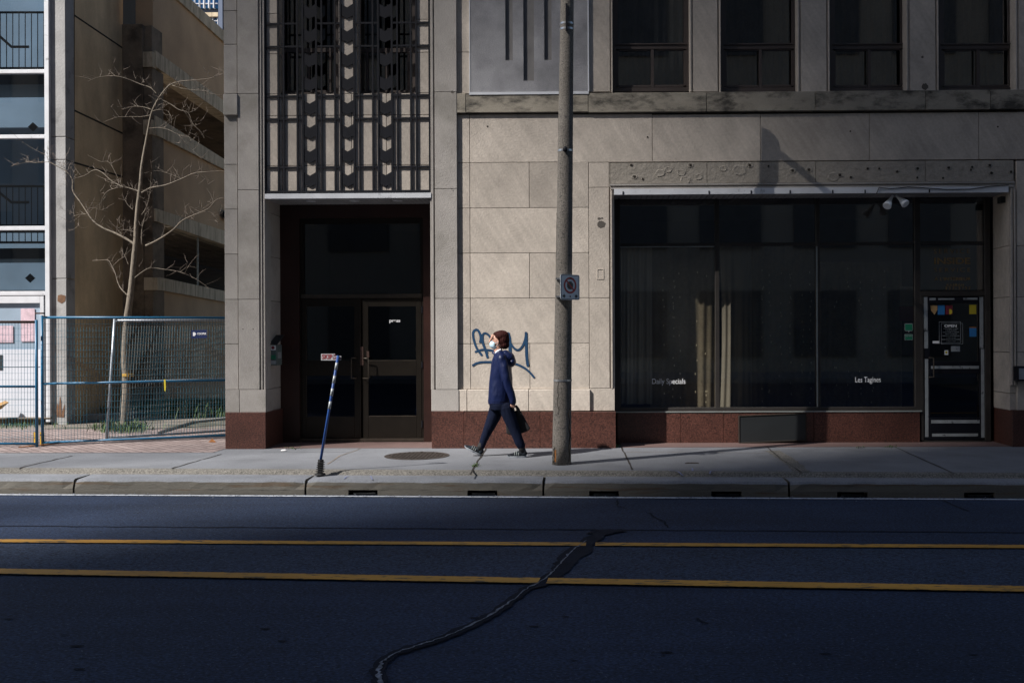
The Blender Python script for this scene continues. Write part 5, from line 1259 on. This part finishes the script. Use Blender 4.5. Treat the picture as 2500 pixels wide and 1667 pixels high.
# ear and eye as small features
er = MB(); er.ell(pc(437, 250, -.072), (.013, .008, .024)); er.ell(pc(434, 262, -.075), (.007, .006, .010)); er.build('ear', 'skin', per, smooth=True)
ey = MB(); ey.ell(pc(366, 222, -.045), (.006, .010, .005)); ey.build('eye', 'hair', per, smooth=True)
eb = MB(); eb.tube([pc(360, 206, -.030), pc(372, 203, -.048), pc(388, 207, -.060)], [.003, .004, .002], 6); eb.build('eyebrow', 'hair', per)
hr_ = MB()
hr_.ell(pc(468, 180), (rr_(86), .092, rr_(63))); hr_.ell(pc(492, 225), (rr_(64), .094, rr_(85))); hr_.ell(pc(503, 275), (rr_(52), .088, rr_(50)))
hr_.ell(pc(424, 158), (rr_(46), .070, rr_(28))); hr_.ell(pc(474, 225, 0), (rr_(44), .088, rr_(60))); hr_.tube([pc(418, 165, -.062), pc(434, 200, -.076), pc(446, 232, -.078)], [.02, .016, .008], 8)
hr_.tube([pc(418, 165, .062), pc(434, 200, .076), pc(446, 260, .076)], [.02, .02, .012], 8)
ho = hr_.build('hair', 'hair', per, remesh=.004, sm=12)
hc = pc(470, 170)
for v in ho.data.vertices:
    r_ = v.co - hc; v.co = v.co + v.normal * (.0045 * mnoise.noise(Vector((math.atan2(r_.y, r_.x) * 14, r_.z * 6, math.atan2(r_.x, abs(r_.z) + .03) * 5))) - .001)
mk = MB(); secs = []
for y, x0, hw in ((236, 352, .030), (252, 340, .044), (275, 334, .054), (298, 342, .052), (318, 366, .040)):
    for k in range(9):
        t = -1 + 2 * k / 8; p = pc(x0, y); dx = (rr_(62) if y < 300 else rr_(40)) * abs(t) ** 1.8
        secs.append((p.x + dx, yp + hw * 1.25 * math.sin(t * math.pi / 2), p.z))
mk.add(secs, [(j * 9 + k, j * 9 + k + 1, (j + 1) * 9 + k + 1, (j + 1) * 9 + k) for j in range(4) for k in range(8)])
mo_ = mk.build('face_mask', 'mask', per, smooth=True); sd = mo_.modifiers.new('t', 'SOLIDIFY'); sd.thickness = .004
ms = MB(); ms.tube([pc(396, 262, -.064), pc(415, 255, -.074), pc(436, 245, -.082)], .0018, 5); ms.tube([pc(396, 300, -.058), pc(420, 285, -.074), pc(436, 268, -.082)], .0018, 5); ms.build('mask_loop', 'mask', per)
# jacket
jk = MB()
hs = [(925, 322, 600, .150), (890, 316, 602, .165), (820, 320, 598, .170), (740, 325, 592, .165), (650, 334, 588, .165), (560, 346, 582, .175), (480, 358, 574, .185), (430, 370, 562, .180), (395, 385, 545, .150), (365, 400, 525, .105), (340, 412, 510, .078)]
jk.rings([((pc(a, y).x + pc(b, y).x) / 2, yp, pc(a, y).z, (pc(b, y).x - pc(a, y).x) / 2, ry) for y, a, b, ry in hs], 28)
limb(jk, [(478, 425, -.135, 56), (505, 520, -.165, 54), (535, 640, -.185, 48), (565, 750, -.185, 45), (590, 830, -.18, 40), (608, 892, -.175, 36)])
limb(jk, [(468, 425, .135, 56), (445, 560, .175, 50), (430, 660, .18, 44), (440, 760, .17, 38)])
jk.tube([pc(395, 385, 0), pc(405, 360, 0)], .05, 10)
rot = Matrix.Rotation(R(38), 3, 'Y')
jk.ell(pc(545, 405, 0), (rr_(88), .105, rr_(58)), Matrix.Rotation(R(38), 3, 'Y')); jk.ell(pc(588, 465, 0), (rr_(44), .10, rr_(55)), Matrix.Rotation(R(10), 3, 'Y')); jk.ell(pc(515, 365, 0), (rr_(48), .09, rr_(34)))
jo = jk.build('jacket', 'jacket', per, remesh=.0065, sm=3)
me = jo.data
for v in me.vertices:      # creases: folds running down and back across the nylon
    c_ = v.co; q = Vector((c_.x * 11 - c_.z * 6, c_.y * 5, c_.z * 5 + c_.x * 9)); v.co = c_ + v.normal * (.008 * mnoise.noise(q) + .0022 * mnoise.noise(q * 2.3) - .0015)
me.update()
MB().rings([(((pc(323, y).x + pc(599, y).x) / 2), yp, pc(300, y).z, rr_(139) , .158) for y in (912, 906)], 28).build('hem_band', 'jacket', per)
MB().tube([pc(540, 470, -.108), pc(543, 495, -.110)], .007, 6).build('hood_toggle', 'text_white', per)
cb = MB(); cb.tube([pc(398, 385, -.02), pc(415, 358, -.055), pc(445, 338, -.072), pc(470, 325, -.07)], [.012, .016, .016, .012], 8); cb.tube([pc(398, 385, .02), pc(415, 358, .055), pc(445, 338, .072)], [.012, .016, .014], 8); cb.build('shirt_collar', 'shirt', per, remesh=.006, sm=2)
# trousers
tr_ = MB()
tr_.rings([((pc(335, y).x + pc(598, y).x) / 2 + dx, yp, pc(300, y).z, rx_, ry) for y, dx, rx_, ry in ((985, .0, .145, .15), (940, .0, .158, .158), (900, 0, .155, .155), (870, 0, .15, .15))], 24)
limb(tr_, [(525, 960, -.075, 84), (560, 1060, -.08, 74), (605, 1170, -.08, 62), (640, 1260, -.08, 56), (668, 1330, -.08, 52), (686, 1372, -.08, 46)])
limb(tr_, [(415, 960, .075, 84), (378, 1070, .08, 74), (332, 1175, .08, 60), (290, 1270, .08, 50), (255, 1350, .08, 40), (240, 1392, .08, 37)])
to = tr_.build('trousers', 'trousers', per, remesh=.0075, sm=3)
for v in to.data.vertices:
    c_ = v.co; q = Vector((c_.x * 12, c_.y * 8, c_.z * 5)); v.co = c_ + v.normal * (.006 * mnoise.noise(q) + .003 * mnoise.noise(q * 2.5))
# dark socks
for a_, b_, d_ in (((680, 1350), (704, 1440), -.08), ((248, 1360), (214, 1430), .08)): MB().tube([pc(*a_, d_), pc(*b_, d_)], [rr_(36), rr_(34)], 14).build('sock', 'black_rubber', per, smooth=True)
# shoes
def shoe(toe, heel, dy, ang_):
    # local: x from heel (0) to toe (L) along -x
    hx = pc(*heel, dy); L = .255
    Rm = Matrix.Rotation(ang_, 3, 'Y')
    def T(x, y, z): return hx + Rm @ Vector((-x, y, z))
    up_m = MB()
    for x, z, rx_, ry, rz in ((.035, .055, .042, .038, .042), (.07, .058, .05, .040, .045), (.11, .048, .05, .042, .036), (.15, .040, .045, .045, .028), (.19, .034, .045, .045, .022), (.222, .030, .032, .038, .017)):
        up_m.ell(T(x, 0, z), (rx_, ry, rz), Rm, 14, 9)
    up_m.ell(T(.05, 0, .10), (.040, .036, .025), Rm, 14, 9)
    s = up_m.build('shoe', 'shoe', per, remesh=.005, sm=3)
    so_ = MB(); N = 24; vs = []
    for z, k in ((0.0, .96), (.008, 1.0), (.022, .99)):
        for i in range(N):
            t = 2 * math.pi * i / N; x = L / 2 + (L / 2) * math.cos(t) * k; w = (.044 if math.cos(t) > -.2 else .037) * math.sin(t) * k
            zz = z + (.012 * max(0, (x - .19) / .065) ** 2)
            vs.append(T(x, w, zz))
    so_.add(vs, [(r * N + i, r * N + (i + 1) % N, (r + 1) * N + (i + 1) % N, (r + 1) * N + i) for r in range(2) for i in range(N)] + [tuple(range(N)), tuple(range(2 * N, 3 * N))])
    so_.build('sole', 'sole', s)
    lc = MB()
    for x in (.10, .125, .15): lc.tube([T(x, -.045, .035), T(x + .004, -.036, .062), T(x + .006, -.012, .082)], .004, 5)
    lc.build('laces', 'galv_wire', s)
shoe((542, 1490), (748, 1499), -.08, 0.0)
shoe((45, 1385), (238, 1500), .08, R(27))
# bag
bag = thing('tote_bag', pc(650, 1250, .02), 'black cloth tote bag carried behind the walking woman', 'bag')
bb = MB(); outl = [(560, 1010), (640, 990), (680, 1000), (715, 1060), (745, 1120), (782, 1185), (772, 1205), (740, 1225), (700, 1240), (640, 1255), (560, 1262), (522, 1245), (520, 1150), (535, 1060)]
bb.prism([pc(x, y, -.035) for x, y in outl], (0, .045, 0))
bb.build('bag_body', 'bag', bag, remesh=.008, sm=6)
hd = MB(); hd.tube([pc(612, 1010, -.02), pc(600, 975, -.08), pc(603, 948, -.168), pc(622, 940, -.175), pc(645, 935, -.17), pc(665, 970, -.10), pc(672, 1010, -.02)], .009, 8); hd.tube([pc(640, 935, -.17), pc(648, 975, -.11), pc(655, 1030, -.04)], .016, 8)
hd.build('handle', 'bag', bag, smooth=True)

# ================================================================== ACROSS THE STREET (seen in the window glass, and unseen blocks added to shade the street)
op = thing('opposite_building', (0, -27, 0), 'grey stone building across the street, seen only as a reflection', 'building')
mb = MB(); mb.box(-45, 45, -45, -27, -.2, 26); mb.build('facade', 'opp_wall', op)
mb = MB()
for i in range(-11, 11):
    for k, (z0, z1) in enumerate(((.6, 3.4), (5.2, 7.8), (9.2, 11.8), (13.2, 15.8), (17.2, 19.8), (21.2, 23.8))):
        mb.box(i * 4 + .7, i * 4 + 3.3, -27.02, -26.9, z0, z1)
mb.build('window_band', 'opp_glass', op)
struct(MB().box(-60, 60, -27, -21, -.3, -.05).build('far_sidewalk', 'sidewalk'))
YB = -120.0
def blk(name, u0, u1, v0, v1, lab, dep=14, Y=YB):  # unseen block, added only to shape the sunlight
    # extents chosen on the facade; carried back along the sun's direction to the block's distance
    x0, x1 = u0 - SR * -Y, u1 - SR * -Y; z0, z1 = v0 + SV * -Y, v1 + SV * -Y
    t = thing(name, ((x0 + x1) / 2, Y - dep / 2, 0), lab, 'tower', 'towers across the street')
    zb = max(z0, 0); m_ = MB(); m_.prism([(x0, Y, zb), (x1, Y, zb), (x1, Y, z1), (x0, Y, z1)], (-SR * dep, -dep, 0)); m_.build('tower_wall', 'tower', t)
    m_ = MB(); z = max(z0, 0) + 1.2
    while z < z1 - 2: m_.box(x0 + .1, x1 - .1, Y, Y + .05, z, z + 1.8); z += 3.4
    m_.build('window_band', 'opp_glass', t)
    return t
blk('office_tower', 2.1, 45, -200, 26, 'wide dark office tower across the street, out of the frame')  # added blocker: its edge ends the sunlit patch
blk('slender_tower', -5.3, -4.55, -200, 3, 'slender stone tower across the street, out of the frame', 1, -60.0)  # added blockers: soft shade bands on the left
blk('slender_tower', -1.25, -0.85, -200, -2.6, 'thin stone tower across the street, out of the frame', 1, -60.0)
blk('slender_tower', -1.4, 0.0, -200, -5.9, 'low stone tower across the street, out of the frame', 1, -60.0)
blk('low_bridge', -9.3, -3.3, 4.7, 6.65, 'lower covered bridge between the towers, out of the frame', 1)  # added blocker: dims the upper left piers
blk('sky_bridge', -9.3, 2.1, 6.7, 18, 'covered bridge joining the towers, out of the frame', 1)  # added blocker: fades the sun towards the top of the wall

for o, w in LATE:
    bv = o.modifiers.new('bevel', 'BEVEL'); bv.width = w; bv.segments = 1; bv.limit_method = 'ANGLE'
